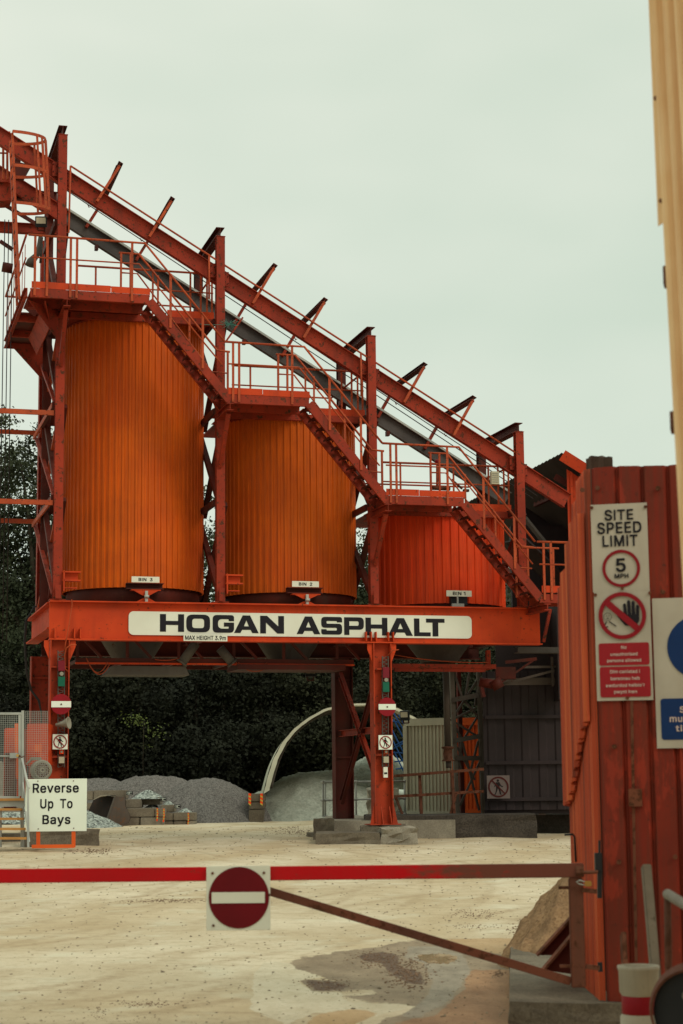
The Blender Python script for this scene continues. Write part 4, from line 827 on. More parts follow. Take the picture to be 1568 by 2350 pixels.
for i, x in enumerate((9, 18, 27)):
    m = MB(); p = SP(0, x, 640, 2.2); u, z = (p - B0).dot(UD), p.z
    m.tube([S(u, 2.2, 15.), S(u + .02, 2.2, 4.8)], .012, 5); m.build('rope', rope_m, None, ['leftmost of three thin ropes hanging beside the tower', 'middle of three thin ropes hanging beside the tower', 'rightmost of three thin ropes hanging beside the tower'][i], 'rope', GR)
# caged ladder
cl = thing('caged_ladder', 'red ladder with round safety cage at the top left', 'ladder', SP(13, 210, 1880, -.9))
m = MB()
la, lb_ = SP(13, 130, 140, -.95), SP(13, 205, 1880, -.95); ra, rb = la + VD * .55, lb_ + VD * .55
m.bar(la, lb_, .05, .085, VD); m.bar(ra, rb, .05, .085, VD); m.build('stringer', rail_m, cl)
m = MB(); nrg = 15
for i in range(nrg):
    f = (i + .5) / nrg; m.tube([la.lerp(lb_, f), ra.lerp(rb, f)], .013, 6)
m.build('rung', dark_steel, cl)
m = MB(); hoops = [(.00, .78), (.205, .78), (.43, .80)]
def hoop_pt(f, w, a): 
    c = la.lerp(lb_, f) + VD * .275; return c + UD * (w * math.sin(a)) - VD * (.42 * math.cos(a))
for f, w in hoops:
    pts = [la.lerp(lb_, f)] + [hoop_pt(f, w, PI * i / 14) for i in range(15)] + [ra.lerp(rb, f)]
    for p, q_ in zip(pts[:-1], pts[1:]):
        if (p - q_).length > .01: m.bar(p, q_, .012, .07)
for a in (.25, .33, .42, .5, .62, .75):
    m.bar(hoop_pt(0, .78, PI * a), hoop_pt(.43, .8, PI * a), .05, .010, VD)
m.build('cage', rail_m, cl)

# ================================================================== STEPPED WALKWAYS WITH STAIRS
VF, VR = -1.2, -.35
def walkway(k, label):
    du, dz = 3.7 * k, -2.2 * k; uL = -.62 if k == 0 else .13
    def P(u, v, z): return S(u + du, v, z + dz)
    t = thing('walkway', label, 'walkway', P(.17, 0, 12.2), 'stepped walkways along the silo tops')
    m = MB(); m.box(P((uL + 2.04) / 2, (VF + .62) / 2, 12.41), (2.04 - uL, .59 - VF - .04, .03), AXS); m.box(P(2.2, 2.25, 12.39), (3.4, 3.3, .035), AXS); m.box(P(2.2, .47, 12.30), (3.5, .02, .14), AXS); m.build('deck', steel, t)
    m = MB(); gap = .93 if k else 1.15
    m.box(P((uL + gap) / 2, VF - .012, 12.50), (gap - uL - .01, .012, .15), AXS); m.box(P((gap + 2.04) / 2, VF - .012, 12.495), (2.04 - gap - .01, .012, .145), AXS)
    m.box(P(3.3, .58, 12.47), (1.12, .02, .20), AXS); m.box(P(3.86, 1.4, 12.45), (.02, 1.6, .15), AXS)
    each(m, 'toe_board', steel_b, t)
    m = MB(); m.channel(P(uL - .02, VF + .03, 12.32), P(2.02, VF + .03, 12.32), .2, .08, .014, ZD, 1)
    m.channel(P(uL, VR, 12.30), P(2.0, VR, 12.30), .2, .08); m.ibeam(P(.3, .52, 12.30), P(3.85, .52, 12.30), .16, .1, .012, .01)
    m.build('edge_beam', steel, t)
    for u in (.17, 3.55) if k < 3 else (.17,):
        if u > 1 : continue
        m = MB(); m.ibeam(P(u, VF - .05, 12.13), P(u, .55, 12.13), .16, .16, .014, .012); m.build('bracket', steel, t)
        m = MB(); m.bar(P(u, VF + .15, 12.02), P(u, -.11, 10.95), .09, .10); m.build('knee_brace', steel, t)
    # stair
    dus, zs0, zs1 = (2.02, 3.82), 12.31, 10.13
    for v, w in ((VF, 1), (VR, -1)):
        m = MB(); m.channel(P(2.02, v + .02, 12.29), P(3.87, v + .02, 10.09), .20, .07, .014, ZD, w)
        m.build('stringer', steel, t)
    nt_ = 10
    for i in range(nt_):
        f = (i + .6) / nt_; u = 2.02 + 1.82 * f; z = 12.40 - 2.2 * f
        m = MB()
        m.box(P(u, (VF + VR) / 2 + .02, z), (.20, VR - VF - .10, .012), AXS); m.box(P(u - .105, (VF + VR) / 2 + .02, z - .028), (.012, VR - VF - .1, .045), AXS); m.box(P(u + .105, (VF + VR) / 2 + .02, z - .028), (.012, VR - VF - .1, .045), AXS)
        m.build('tread', dark_steel, t)
    # railings: posts and two tubes on each side
    for v, name in ((VF - .03, 'front'), (VR, 'rear')):
        m = MB(); rt = 13.61
        tube_t = [P(uL - .08 if k == 0 else -.05 + .1, v, rt + .02)] + [P(1.91, v, rt), P(3.75, v, rt - 2.18)]
        if name == 'rear': tube_t = [P(1.45, v, rt), P(1.91, v, rt), P(3.75, v, rt - 2.18), P(4.05, v, rt - 2.2)]
        m.tube(tube_t, .027)
        md = 13.12
        tm = [P(uL, v, md), P(1.78, v, md), P(3.68, v, md - 2.22)] if name == 'front' else [P(1.5, v, md + .02), P(1.88, v, md + .02), P(3.62, v, md - 2.2), P(4.0, v, md - 2.22)]
        m.tube(tm, .019); m.build('handrail', rail_m, t)
    m = MB(); ps = [.24, .38, 1.62] + ([-.55, -.28] if k == 0 else [])
    for u in ps: m.box(P(u, VF - .035, 12.93), (.055, .012, 1.36), AXS)
    for u, zt_ in ((2.50, 12.93), (3.24, 12.03)): m.box(P(u, VF - .035, zt_ - .62), (.055, .012, 1.25), AXS)
    for u, zt_ in ((1.5, 13.6), (1.72, 13.6)) + (((.3, 13.6),) if k else ()): m.box(P(u, VR, zt_ - .55), (.045, .045, 1.1), AXS)
    for u, zt_ in ((2.36, 13.08), (3.1, 12.2)): m.box(P(u, VR, zt_ - .5), (.045, .012, 1.1), AXS)
    each(m, 'rail_post', rail_m, t)
    # inner railing along the silo roof
    m = MB(); v = .62
    m.tube([P(.6, v, 13.52), P(3.88, v, 13.52)], .026); m.tube([P(.6, v, 13.05), P(3.85, v, 13.05)], .018); m.tube([P(.45, 3.7, 13.5), P(3.85, 3.7, 13.5)], .022); m.tube([P(3.86, v, 13.52), P(3.86, 3.7, 13.5)], .024)
    m.tube([P(2.2, 1.5, 12.4), P(2.2, 1.5, 12.95)], .05, 10)
    for u in (1.05, 2.4, 3.3, 3.55, 3.70, 3.82): m.box(P(u, v, 12.98), (.045, .012, 1.08), AXS)
    m.build('roof_railing', rail_m, t)
    return t
walkway(0, 'top walkway and stair over the tallest orange silo'); walkway(1, 'middle walkway and stair over the middle silo'); walkway(2, 'lowest walkway and stair over the short red silo')
# left wing of the top walkway
tw = thing('side_landing', 'railed landing wrapping the left side of the tallest silo', 'landing', S(-.3, 1, 12.2))
m = MB(); m.box(S(-.28, 2.4, 12.385), (.86, 3.0, .03), AXS); m.build('deck', dark_steel, tw)
m = MB(); m.channel(S(-.74, VF, 12.32), S(-.74, 3.9, 12.32), .2, .08); m.channel(S(-.74, 3.9, 12.32), S(.15, 3.9, 12.32), .18, .08); m.channel(S(-.74, 2.6, 12.3), S(.15, 2.6, 12.3), .18, .08); m.channel(S(-.7, 1.1, 12.3), S(.1, 1.1, 12.3), .16, .08); m.build('edge_beam', steel, tw)
m = MB(); m.prism([S(-.66, -1.0, 12.2), S(.1, -.2, 12.2), S(.1, -.2, 11.5)], VD, .02); m.prism([S(-.70, 3.3, 12.22), S(.16, 3.3, 12.22), S(.16, 3.3, 11.3)], VD, .02); m.prism([S(-.3, VF + .2, 12.2), S(-.3, 2.6, 12.2), S(-.1, 2.6, 11.8), S(-.1, -.3, 11.8)], UD, .02); m.build('gusset', steel, tw)
m = MB()
m.tube([S(-.75, VF, 13.62), S(-.75, 3.9, 13.55), S(.1, 3.9, 13.55)], .026); m.tube([S(-.75, VF, 13.1), S(-.75, 3.9, 13.05)], .018)
for v in (-.7, -.1, .6, 1.3, 2.0, 2.7, 3.3, 3.85): m.box(S(-.72, v, 12.95), (.012, .055, 1.2), AXS)
m.build('railing', rail_m, tw)
m = MB(); m.bar(S(-.45, .9, 12.4), S(.05, .9, 13.0), .3, .03, VD); m.build('chute', dark_steel, tw)
# bottom landing at the foot of the last stair
bl = thing('foot_landing', 'short landing at the foot of the lowest stair above the beam end', 'landing', S(11.6, -.8, 5.6))
m = MB(); m.box(S(12.6, -.77, 5.82), (2.6, .8, .03), AXS); m.build('deck', dark_steel, bl)
m = MB(); m.box(S(12.6, VF - .01, 5.92), (2.6, .012, .16), AXS); each(m, 'toe_board', steel_b, bl)
m = MB(); m.channel(S(11.25, VF + .03, 5.7), S(13.9, VF + .03, 5.7), .2, .08); m.channel(S(11.3, VR, 5.7), S(13.9, VR, 5.7), .2, .08); m.ibeam(S(11.42, VF - .05, 5.5), S(11.42, .9, 5.5), .16, .16); m.bar(S(12.3, VR, 5.6), S(12.3, VR, 4.75), .12, .12, VD); m.bar(S(12.1, .3, 5.6), S(11.9, .3, 4.8), .07, .07, VD)
m.build('edge_beam', steel, bl)
m = MB(); m.tube([S(11.2, VF - .03, 7.03), S(13.9, VF - .03, 7.03)], .027); m.tube([S(11.25, VF - .03, 6.5), S(13.9, VF - .03, 6.5)], .02)
m.tube([S(11.0, VR, 7.0), S(12.1, VR, 7.0)], .024)
for u in (11.36, 11.54, 12.9): m.box(S(u, VF - .035, 6.35), (.055, .012, 1.36), AXS)
for u in (11.0, 11.3, 11.7, 11.95): m.box(S(u, VR, 6.4), (.05, .03, 1.2), AXS)
m.build('railing', rail_m, bl)
m = MB(); m.channel(S(11.3, .6, 4.62), S(14, .6, 4.62), .14, .3); m.build('support', grey_rail, bl)
# grey junction box hung on the lowest walkway's rail, beacon and valves behind
p = SP(3, 932, 980, -1.0)
t = thing('junction_box', 'ribbed beige box hung on the rail of the lowest walkway', 'box', p - ZD * .14)
m = MB(); m.box(p, (.19, .12, .3), AXS); cs = m.build('case', beige, t)
m = MB()
for i in range(5): m.box(p + ZD * (.1 - i * .05) - VD * .065, (.15, .01, .02), AXS)
m.build('rib', motor_m, cs)
t = thing('fill_level_sensor', 'small valve pipework with red knob on the roof of the short silo', 'sensor', SP(3, 555, 1055, .9))
m = MB(); m.tube([SP(3, 557, 1055, .9), SP(3, 557, 880, .9)], .03); m.tube([SP(3, 515, 880, .9), SP(3, 600, 890, .9)], .012); m.build('stand', rail_m, t)
m = MB(); m.lathe(SP(3, 557, 885, .9), [(.001, 0), (.05, 0), (.06, .05), (.03, .1), (.001, .1)], 12); m.build('knob', sred, t)
m = MB(); m.tube([SP(3, 525, 1045, .9), SP(3, 640, 1050, .9)], .05, 8); m.tube([SP(3, 650, 990, .9), SP(3, 720, 1050, .9)], .03, 8); m.box(SP(3, 745, 1062, .9), (.14, .1, .06), AXS); m.build('pipework', rust_m, t)
t = thing('rag', 'frayed green twine tied to a hoist post', 'twine', SP(2, 200, 780, -.2))
m = MB(); m.tube(sag(SP(2, 0, 785, -.2), SP(2, 190, 785, -.2), .02), .006, 4)
c = SP(2, 225, 785, -.2)
for i in range(26):
    m.tube([c + Vector((random.uniform(-.04, .04), 0, 0)), c + Vector((random.uniform(-.22, .24), random.uniform(-.05, .05), random.uniform(-.14, .12)))], .005, 4)
m.build('strand', plain('twine', (.07, .20, .16), .8), t)
# angled bracket plate beyond the second post
m = MB(); m.bar(SP(2, 335, 735, .3), SP(2, 205, 920, .3), .04, .09, VD); m.build('arm', steel, hr)

# ================================================================== SIGNS AND FITTINGS ON THE LEGS
def no_entry(k, x, y, r, v, label):
    p = SP(k, x, y, v)
    t = thing('no_entry_sign', label, 'sign', p - ZD * r, 'round no entry signs on the gantry legs')
    dk = MB().disc(p, r, .01, -VD).build('disc', sred, t)
    MB().box(p - VD * .014, (r * 1.93, .006, r * .6), AXS).build('bar', white_c, dk)
    m = MB(); m.disc(p - VD * .018, .018, .012, -VD, ZD, 10); m.build('bolt', dark_steel, t)
no_entry(5, 480, 1130, .225, -.22, 'round red no entry sign on the left gantry leg'); no_entry(6, 1471, 1167, .215, -.22, 'round red no entry sign on the right gantry leg')
def man(cx, cy, h):
    """walking figure outline, height h"""
    P_ = [(-.02, .30), (.10, .33), (.15, .22), (.22, .10), (.34, .04), (.33, -.02), (.20, .02), (.12, .10), (.10, .0), (.16, -.18), (.20, -.46), (.27, -.50), (.14, -.50), (.10, -.42), (.06, -.20), (-.01, -.08), (-.06, -.26), (-.16, -.50), (-.28, -.50), (-.20, -.44), (-.14, -.24), (-.12, .0), (-.14, .12), (-.20, .0), (-.24, .02), (-.18, .22), (-.10, .32)]
    return [[(cx + x * h, cy + y * h) for x, y in P_], circ(cx, cy + .42 * h, .085 * h, 14)]
def ban_plate(t, c, s, ex, nr, mats, facing=1):
    w_, r_, b_ = mats
    pt = MB().box(c, (s, .012, s), (ex, nr, ZD)).build('plate', w_, t)
    m = MB(); put_flat(m, curve_mesh(man(0, 0, 1), .004), c + nr * .009, ex, nr, None, s * .66); m.build('figure', b_, pt)
    m = MB(); m.disc(c + nr * .012, s * .45, .004, nr, ZD, 40, s * .38)
    d = (-ex * .70 + ZD * .72).normalized(); m.bar(c + nr * .016 - d * s * .41, c + nr * .016 + d * s * .41, s * .055, .004, nr); m.build('prohibition_ring', r_, pt)
for k, x, y, lb in ((5, 472, 1424, 'square no pedestrians sign on the left gantry leg'), (6, 1459, 1434, 'square no pedestrians sign on the right gantry leg')):
    c = SP(k, x, y, -.21); t = thing('pedestrian_sign', lb, 'sign', c - ZD * .17, 'square no pedestrians signs on the gantry legs'); ban_plate(t, c, .33, UD, -VD, (white_c, sred, black_m))
def leg_kit(k, xc, ys, label):
    """perforated strip with a red and a green lamp, white switch box and beacon"""
    t = thing('signal_strip', label, 'signal', SP(k, xc, ys[-1], -.08), 'traffic signals on the gantry legs')
    def zz(y): return SP(k, xc, y, -.08)
    top, bot = zz(ys[0]), zz(ys[-1]); m = MB()
    for s_ in (-1, 1): m.bar(top + UD * .07 * s_, bot + UD * .07 * s_, .02, .05, VD)
    n = int((top.z - bot.z) / .045)
    for i in range(n):
        z = top.lerp(bot, (i + .5) / n); m.bar(z - UD * .06 + ZD * (.018 if i % 2 else -.018), z + UD * .06 - ZD * (.018 if i % 2 else -.018), .012, .014, ZD)
    m.build('perforated_channel', hopper_m, t)
    m = MB(); m.box((zz(ys[1]) + zz(ys[2])) / 2 - VD * .03, (.15, .10, zz(ys[1]).z - zz(ys[2]).z), AXS); m.build('red_lamp', lens_r, t)
    m = MB(); m.box((zz(ys[3]) + zz(ys[4])) / 2 - VD * .03, (.15, .10, zz(ys[3]).z - zz(ys[4]).z), AXS); m.build('green_lamp', lens_g, t)
    m = MB(); m.tube([zz((ys[2] + ys[3]) / 2) - VD * .02, zz((ys[2] + ys[3]) / 2) - VD * .1], .045, 12); m.build('sounder', motor_m, t)
    m = MB(); m.box(zz(ys[5]) - VD * .05, (.12, .08, .14), AXS); m.build('switch_box', beige, t)
    m = MB(); m.box(zz(ys[6]) - VD * .04, (.09, .05, .10), AXS); bc = m.build('beacon', reflect_o if k == 5 else rail_m, t)
    m = MB(); m.tube([zz(ys[6]) - VD * .065, zz(ys[6]) - VD * .09], .028, 10); m.build('lens', motor_m, bc)
leg_kit(5, 480, (710, 790, 870, 915, 990, 1567, 1502, 1625), 'signal strip with red and green lamps on the left gantry leg')
leg_kit(6, 1457, (785, 870, 950, 980, 1055, 1565, 1505, 1620), 'signal strip with red and green lamps on the right gantry leg')
c = SP(6, 1458, 1660, -.1); t = thing('intercom', 'tall narrow pale intercom box low on the right gantry leg', 'intercom', c - ZD * .12)
MB().box(c, (.10, .06, .24), AXS).build('case', white_m, t); MB().box(c - VD * .034 - ZD * .02, (.07, .01, .04), AXS).build('label_strip', black_m, t)
c = SP(5, 480, 1290, -.35); t = thing('loudspeaker', 'beige horn loudspeaker pointing right on the left gantry leg', 'loudspeaker', c - ZD * .1)
a = Vector((-.92, .25, -.12)).normalized(); q1 = a.cross(ZD).normalized(); ax = (q1, a.cross(q1), -a)
m = MB(); m.lathe(SP(5, 440, 1292, -.25), [(.001, 0), (.035, .0), (.045, .10), (.055, .11), (.06, .17), (.13, .30), (.14, .31), (.12, .31), (.05, .18), (.001, .17)], 20, ax); m.build('horn', motor_m, t)
m = MB(); m.bar(SP(5, 480, 1300, -.25), SP(5, 470, 1300, -.05), .03, .03); m.tube([SP(5, 495, 1262, -.3), SP(5, 525, 1240, -.3)], .008); m.build('mount', galv, t)
def floodlight(k, x, y, v, w, h, n, label, hood=False):
    c = SP(k, x, y, v); n = Vector(n).normalized(); ex = ZD.cross(n).normalized(); ez = n.cross(ex)
    t = thing('floodlight', label, 'floodlight', c - ez * h / 2)
    MB().box(c, (w, .08, h), (ex, -n, ez)).build('housing', blackp, t, bevel=.008)
    MB().box(c + n * .042 + ez * h * .12, (w * .8, .006, h * .55), (ex, -n, ez)).build('glass', lampglass, t)
    m = MB(); m.bar(c - n * .05 - ex * w * .3, c - n * .05 - ex * w * .3 - ez * h * .8, .03, .03, n); m.bar(c - n * .05 + ex * w * .3, c - n * .05 + ex * w * .3 - ez * h * .8, .03, .03, n); m.bar(c - n * .05 - ex * w * .3 - ez * h * .8, c - n * .05 + ex * w * .3 - ez * h * .8, .03, .03, n); m.build('yoke', dark_steel, t)
floodlight(13, 432, 1068, .6, .27, .25, (.1, -1, -.35), 'black floodlight above the railing of the top walkway')
floodlight(6, 893, 905, 2.0, .26, .24, (.25, -1, .25), 'floodlight hanging under the gantry by the middle silo')

# ================================================================== CONCRETE FOOTINGS
def block(c, size, mat, label, name='concrete_block', group=None, ax=AXS, cat='block', jit=.008):
    m = MB(); m.box(c, size, ax); return m.build(name, mat, None, label, cat, group, jitter=jit)
def zc(k, x, y): return K(k, x, y)
FG = 'rough concrete footing blocks around the gantry legs'
def fblock(k, x0_, x1_, yt, D_, depth, mat, label, jit=.01, zb=-.05):
    a, b = W(*K(k, x0_, yt), D_), W(*K(k, x1_, yt), D_); z = (a.z + b.z) / 2
    block(Vector(((a.x + b.x) / 2, D_ + depth / 2, (z + zb) / 2)), (b.x - a.x, depth, z - zb), mat, label, group=FG, ax=AXW, jit=jit)
fblock(17, 193, 545, 290, 41.6, 2.2, blk, 'long low concrete footing slab in front of the rear leg')
fblock(17, 547, 747, 262, 41.7, 1.3, blk_p, 'rough rounded concrete block at the foot of the right gantry leg', .022)
fblock(17, 440, 690, 251, 42.75, 1.0, blk, 'concrete pad directly under the right gantry leg')
block(S(7.75, 4.4, .13), (1.2, 1.2, .2), blk, 'concrete pad under the rear right leg', group=FG)
fblock(17, 183, 292, 212, 44.2, .8, blk, 'square-cut concrete block behind the footing slab on the left')
block(S(.3, 0, .28), (1.6, 1.0, .5), blk, 'dark concrete footing block behind the reverse sign', group=FG, jit=.015)
block(S(-.35, 4.4, .2), (1.4, 1., .3), blk, 'concrete pad under the rear left leg', group=FG)

# ================================================================== RIGHT-HAND PLINTH, MAST, SHEDS
pa = G(915, 1934, .12); PD = 45.6
def WX(x, D): return (ray(x, 1800) * D).x
x0, x1 = WX(838, 45.2), WX(1229, 45.2); pz = W(1000, 1871, 45.2).z
m = MB(); m.box((x0 / 2 + x1 / 2, 46.3, pz / 2 - .03), (x1 - x0, 2.2, pz + .06)); pl = m.build('plinth', plinth_m, None, 'long dark stained concrete retaining wall below the dark shed', 'wall', jitter=.012)
m = MB(); m.box((WX(885, 48.5), 48.2, .30), (3.2, 6.2, .55)); m.build('concrete_slab', blk_p, None, 'raised concrete slab carrying the galvanised handrail', 'slab')
m = MB(); m.box((4.2, 52.6, .36), (6.2, 8.0, .48)); m.build('concrete_slab', plinth_m, None, 'raised slab on which the pale container stands', 'slab')
# galvanised handrail
def railing(name, pts, h, mat, label, cat, posts, r=.024, mids=(.5,), flat=False, rb=None):
    t = thing(name, label, cat, pts[0])
    for f in (1,) + tuple(mids):
        m = MB(); m.tube([Vector(p) + ZD * h * f for p in pts], r); m.build('rail', mat, t)
    for p in posts:
        m = MB(); m.tube([Vector(p), Vector(p) + ZD * (h + .01)], r); m.lathe(Vector(p), [(.001, .02), (.06, .02), (.06, 0)], 10); 
        for f in (1,) + tuple(mids): m.lathe(Vector(p) + ZD * (h * f - .04), [(r, 0), (r * 1.7, .01), (r * 1.7, .07), (r, .08)], 10)
        m.build('post', mat, t)
    return t
zg = .62
hh = lambda x, y, D: Vector((W(x, y, D).x, D, zg))
railing('handrail', [hh(737, 1880, 47.8), hh(870, 1880, 50.2), hh(932, 1880, 50.8)], .88, galv, 'galvanised tubular handrail in front of the grey-green heap', 'handrail', [hh(742, 1880, 47.8), hh(747, 1880, 48.5), hh(808, 1880, 48.2), hh(818, 1880, 49.2), hh(930, 1880, 50.8)], .024, (.47,))
t = thing('guard_rail', 'rusty flat-bar guard rail along the slab in front of the containers', 'guard rail', hh(965, 1870, 47.2))
for ya, yb in ((1781, 1765), (1828, 1816)):
    m = MB(); m.bar(W(905, ya, 47.0), W(1110, yb, 47.4), .06, .07); m.build('rail', rust_m, t)
for x in (963, 1038):
    m = MB(); a = W(x, 1774, 47.2); m.bar(a, Vector((a.x + .03, a.y, zg)), .07, .06, VD); m.build('post', rust_m, t)
m = MB(); m.bar(W(908, 1830, 47.0), W(925, 1872, 47.0), .06, .05, VD); m.bar(W(1047, 1822, 47.2), W(1034, 1868, 47.2), .06, .05, VD); each(m, 'stay', rust_m, t)
# pale container
def cabin(name, D, xl, xr, yt, yb_, dirv, depth, mat, label, pitch=.11, trim=None):
    a = W(xl, yb_, D); zt = W(xl, yt, D).z; zb = a.z; ud = Vector(dirv).normalized(); nr = Vector((ud.y, -ud.x, 0))
    # find width by meeting the ray at xr
    r = ray(xr, yb_); M2 = np.array([[ud.x, -r.x], [ud.y, -r.y]]); sol = np.linalg.solve(M2, -np.array([a.x, a.y])); wd = sol[0]
    t = thing(name, label, 'container', a)
    sheet(a - nr * .03, ud, wd, zb + .08, zt - .12, pitch, .03, nr).build('side_wall', mat, t)
    b = Vector((a.x, a.y, 0)) - nr * .06
    m = MB(); m.box(b + ud * wd / 2 - nr * (depth / 2) + ZD * (zt + zb) / 2, (wd, depth - .06, zt - zb - .1), (ud, nr, ZD)); m.build('body', mat, t)
    m = MB(); tr = trim or mat
    m.box(Vector((a.x, a.y, zt - .05)) + ud * wd / 2 - nr * .03, (wd + .04, .12, .2), (ud, nr, ZD)); m.box(Vector((a.x, a.y, zb + .03)) + ud * wd / 2 - nr * .03, (wd, .1, .1), (ud, nr, ZD))
    m.box(Vector((a.x, a.y, (zt + zb) / 2)) - nr * .02 + ud * .02, (.12, .12, zt - zb - .3), (ud, nr, ZD)); m.build('frame', tr, t)
    m = MB(); m.box(b + ud * wd / 2 - nr * (depth / 2) + ZD * (zt + .02), (wd + .1, depth, .05), (ud, nr, ZD)); m.build('roof', tr, t)
    return t
cabin('shipping_container', 52, 932, 1046, 1654, 1868, (1, -.62, 0), 2.0, cont_m, 'pale cream corrugated container behind the rusty guard rail')
cabin('shipping_container', 50.6, 1044, 1104, 1652, 1864, (1, -.30, 0), 2.0, orange_t, 'orange corrugated container seen through the lattice mast')
floodlight(7, 190, 1248, 6.5, .26, .26, (-.5, -1, -.2), 'dark floodlight on the corner of the pale container')
# lattice mast
lm = thing('lattice_mast', 'grey-brown lattice mast of crossed angles between containers and dark shed', 'mast', W(1070, 1868, 48.5))
mast_m = paint('mast_chord', (.15, .125, .10), (.10, .082, .066), amt=.6)
def LMp(x, y, dd=0): return W(x, y, 48.5 + dd)
for x0_, x1_, dd in ((1036, 1050, 0), (1098, 1110, 0), (1052, 1062, .7)):
    m = MB(); m.bar(LMp(x0_, 1530, dd), LMp(x1_, 1868, dd), .11, .11, VD); m.build('chord', mast_m if dd == 0 else dark_steel, lm)
tiem = paint('mast_paint', (.09, .068, .055), (.06, .046, .038), amt=.6)
for xa, ya, xb, yb2, mm in ((1037, 1607, 1100, 1595, 0), (1043, 1700, 1103, 1689, 0), (1046, 1740, 1104, 1740, 1)):
    m = MB(); m.bar(LMp(xa, ya, -.08), LMp(xb, yb2, -.08), .05, .12); m.build('tie', hopper_m if mm == 0 else tiem, lm)
for xa, ya, xb, yb2 in ((1040, 1535, 1062, 1604), (1062, 1604, 1098, 1645), (1078, 1540, 1068, 1600), (1038, 1650, 1096, 1560), (1035, 1650, 1062, 1700), (1062, 1700, 1099, 1640), (1040, 1655, 1096, 1690), (1042, 1650, 1092, 1625),
                         (1040, 1705, 1060, 1770), (1050, 1715, 1090, 1790), (1098, 1700, 1080, 1770), (1062, 1705, 1100, 1860), (1055, 1850, 1103, 1745), (1060, 1700, 1048, 1785), (1100, 1560, 1090, 1620)):
    m = MB(); m.bar(LMp(xa, ya, .03), LMp(xb, yb2, .03), .05, .055, VD); m.build('lacing', tiem, lm)
# drain pipe
t = thing('drain_pipe', 'grey drop pipe with flanged lower end left of the lattice mast', 'pipe', W(1024, 1755, 47.5))
m = MB(); m.tube([W(1023, 1530, 47.5), W(1028, 1715, 47.5)], .085, 14); m.tube([W(1029, 1745, 47.5), W(1030, 1763, 47.5)], .07, 12); m.build('barrel', tiem, t)
m = MB(); m.lathe(W(1028.5, 1747, 47.5), [(.16, 0), (.16, .03), (.1, .05), (.12, .2), (.1, .30), (.16, .33), (.16, .36), (.09, .38)], 16); m.build('flange', rust_m, t)
# dark shed wall below, shed with mono-pitch roof above
ds = thing('shed', 'dark brown corrugated shed with open top and sloping roof behind the short silo', 'shed', (WX(1200, 47.5), 47.5, .6))
xa, xb = WX(1112, 47.6), WX(1500, 47.6)
sheet(Vector((xa, 47.6, .72)), AXW[0], xb - xa, .75, W(1200, 1540, 47.6).z, .42, .03, Vector((0, -1, 0)), .75).build('front_wall', wall_dark, ds)
m = MB()
for y in (1645, 1750, 1834): m.box((xa / 2 + xb / 2 + .05, 47.52, W(1200, y, 47.5).z), (xb - xa, .07, .09))
m.box((xa / 2 + xb / 2, 47.75, .70), (xb - xa, .1, .10)); m.build('wall_rail', wall_dark, ds)
A = W(1290, 1041, 46.5); B_ = Vector((A.x - .74, A.y + 3.3, A.z)); sl_ = (W(1352, 1080, 46.4) - A); sl_.y = -.1; rd = (B_ - A).normalized()
m = MB(); Lr = 12.; Ls = 5.5; sdv = sl_.normalized(); nn_ = rd.cross(sdv).normalized()
if nn_.z < 0: nn_ = -nn_
npt = 40; vs = []; 
for i in range(npt * 2 + 1):
    p = A + rd * (Lr * i / (npt * 2)); dpt = .05 if i % 2 else 0
    vs += [p + nn_ * dpt, p + sdv * Ls + nn_ * dpt, p + nn_ * (dpt + .02), p + sdv * Ls + nn_ * (dpt + .02)]
m.add(vs, [f for i in range(npt * 2) for f in ((4 * i, 4 * i + 4, 4 * i + 5, 4 * i + 1), (4 * i + 2, 4 * i + 3, 4 * i + 7, 4 * i + 6), (4 * i, 4 * i + 2, 4 * i + 6, 4 * i + 4), (4 * i + 1, 4 * i + 5, 4 * i + 7, 4 * i + 3))])
m.build('roof', roof_dark, ds)
m = MB(); m.bar(A + Vector((0, -.06, -.05)), A + sdv * Ls + Vector((0, -.06, -.05)), .03, .30); m.build('fascia', steel_b, ds)
m = MB()
for f in (.9, 2.6): m.bar(A + rd * f + Vector((.1, 0, -.45)), A + rd * f + sdv * Ls + Vector((0, 0, -.12)), .1, .16)
m.bar(A + Vector((.4, .1, -.25)) + sdv * .6, A + rd * 5 + sdv * .6 + Vector((.4, 0, -.25)), .1, .14); m.build('rafter', dark_steel, ds)
fx = A.x + .12
sheet(Vector((fx, 46.6, 3)), AXW[0], 3.6, 4.5, A.z - .3, .22, .04, Vector((0, -1, 0)), .5, lambda x: A.z - .30 + sdv.z / sdv.x * (x + .12)).build('gable_wall', steel_b, ds)
m = MB(); m.box((A.x + 2.6, A.y + 5.6, 5.2), (6.0, .1, 8.2)); m.build('back_wall', wall_dark, ds)
m = MB(); m.box((A.x + 3.2, A.y + 2.8, 5.2), (.1, 5.4, 7.6)); m.build('side_wall', wall_dark, ds)
m = MB(); m.box((A.x + .1, A.y + 5.2, 6.3), (2.0, .5, 4.6)); m.bar(Vector((A.x - 1.2, A.y + .4, 7.6)), Vector((A.x + 1.5, A.y + 2.5, 5.4)), .8, .05); m.box((A.x - .2, A.y + 1.4, 4.8), (.1, 2.8, 2.6)); m.box((A.x - .3, 47.9, 4.6), (2.8, .08, 2.6)); m.build('shade_infill', wall_dark, ds)  # dark slabs standing in for shade in the shed interior
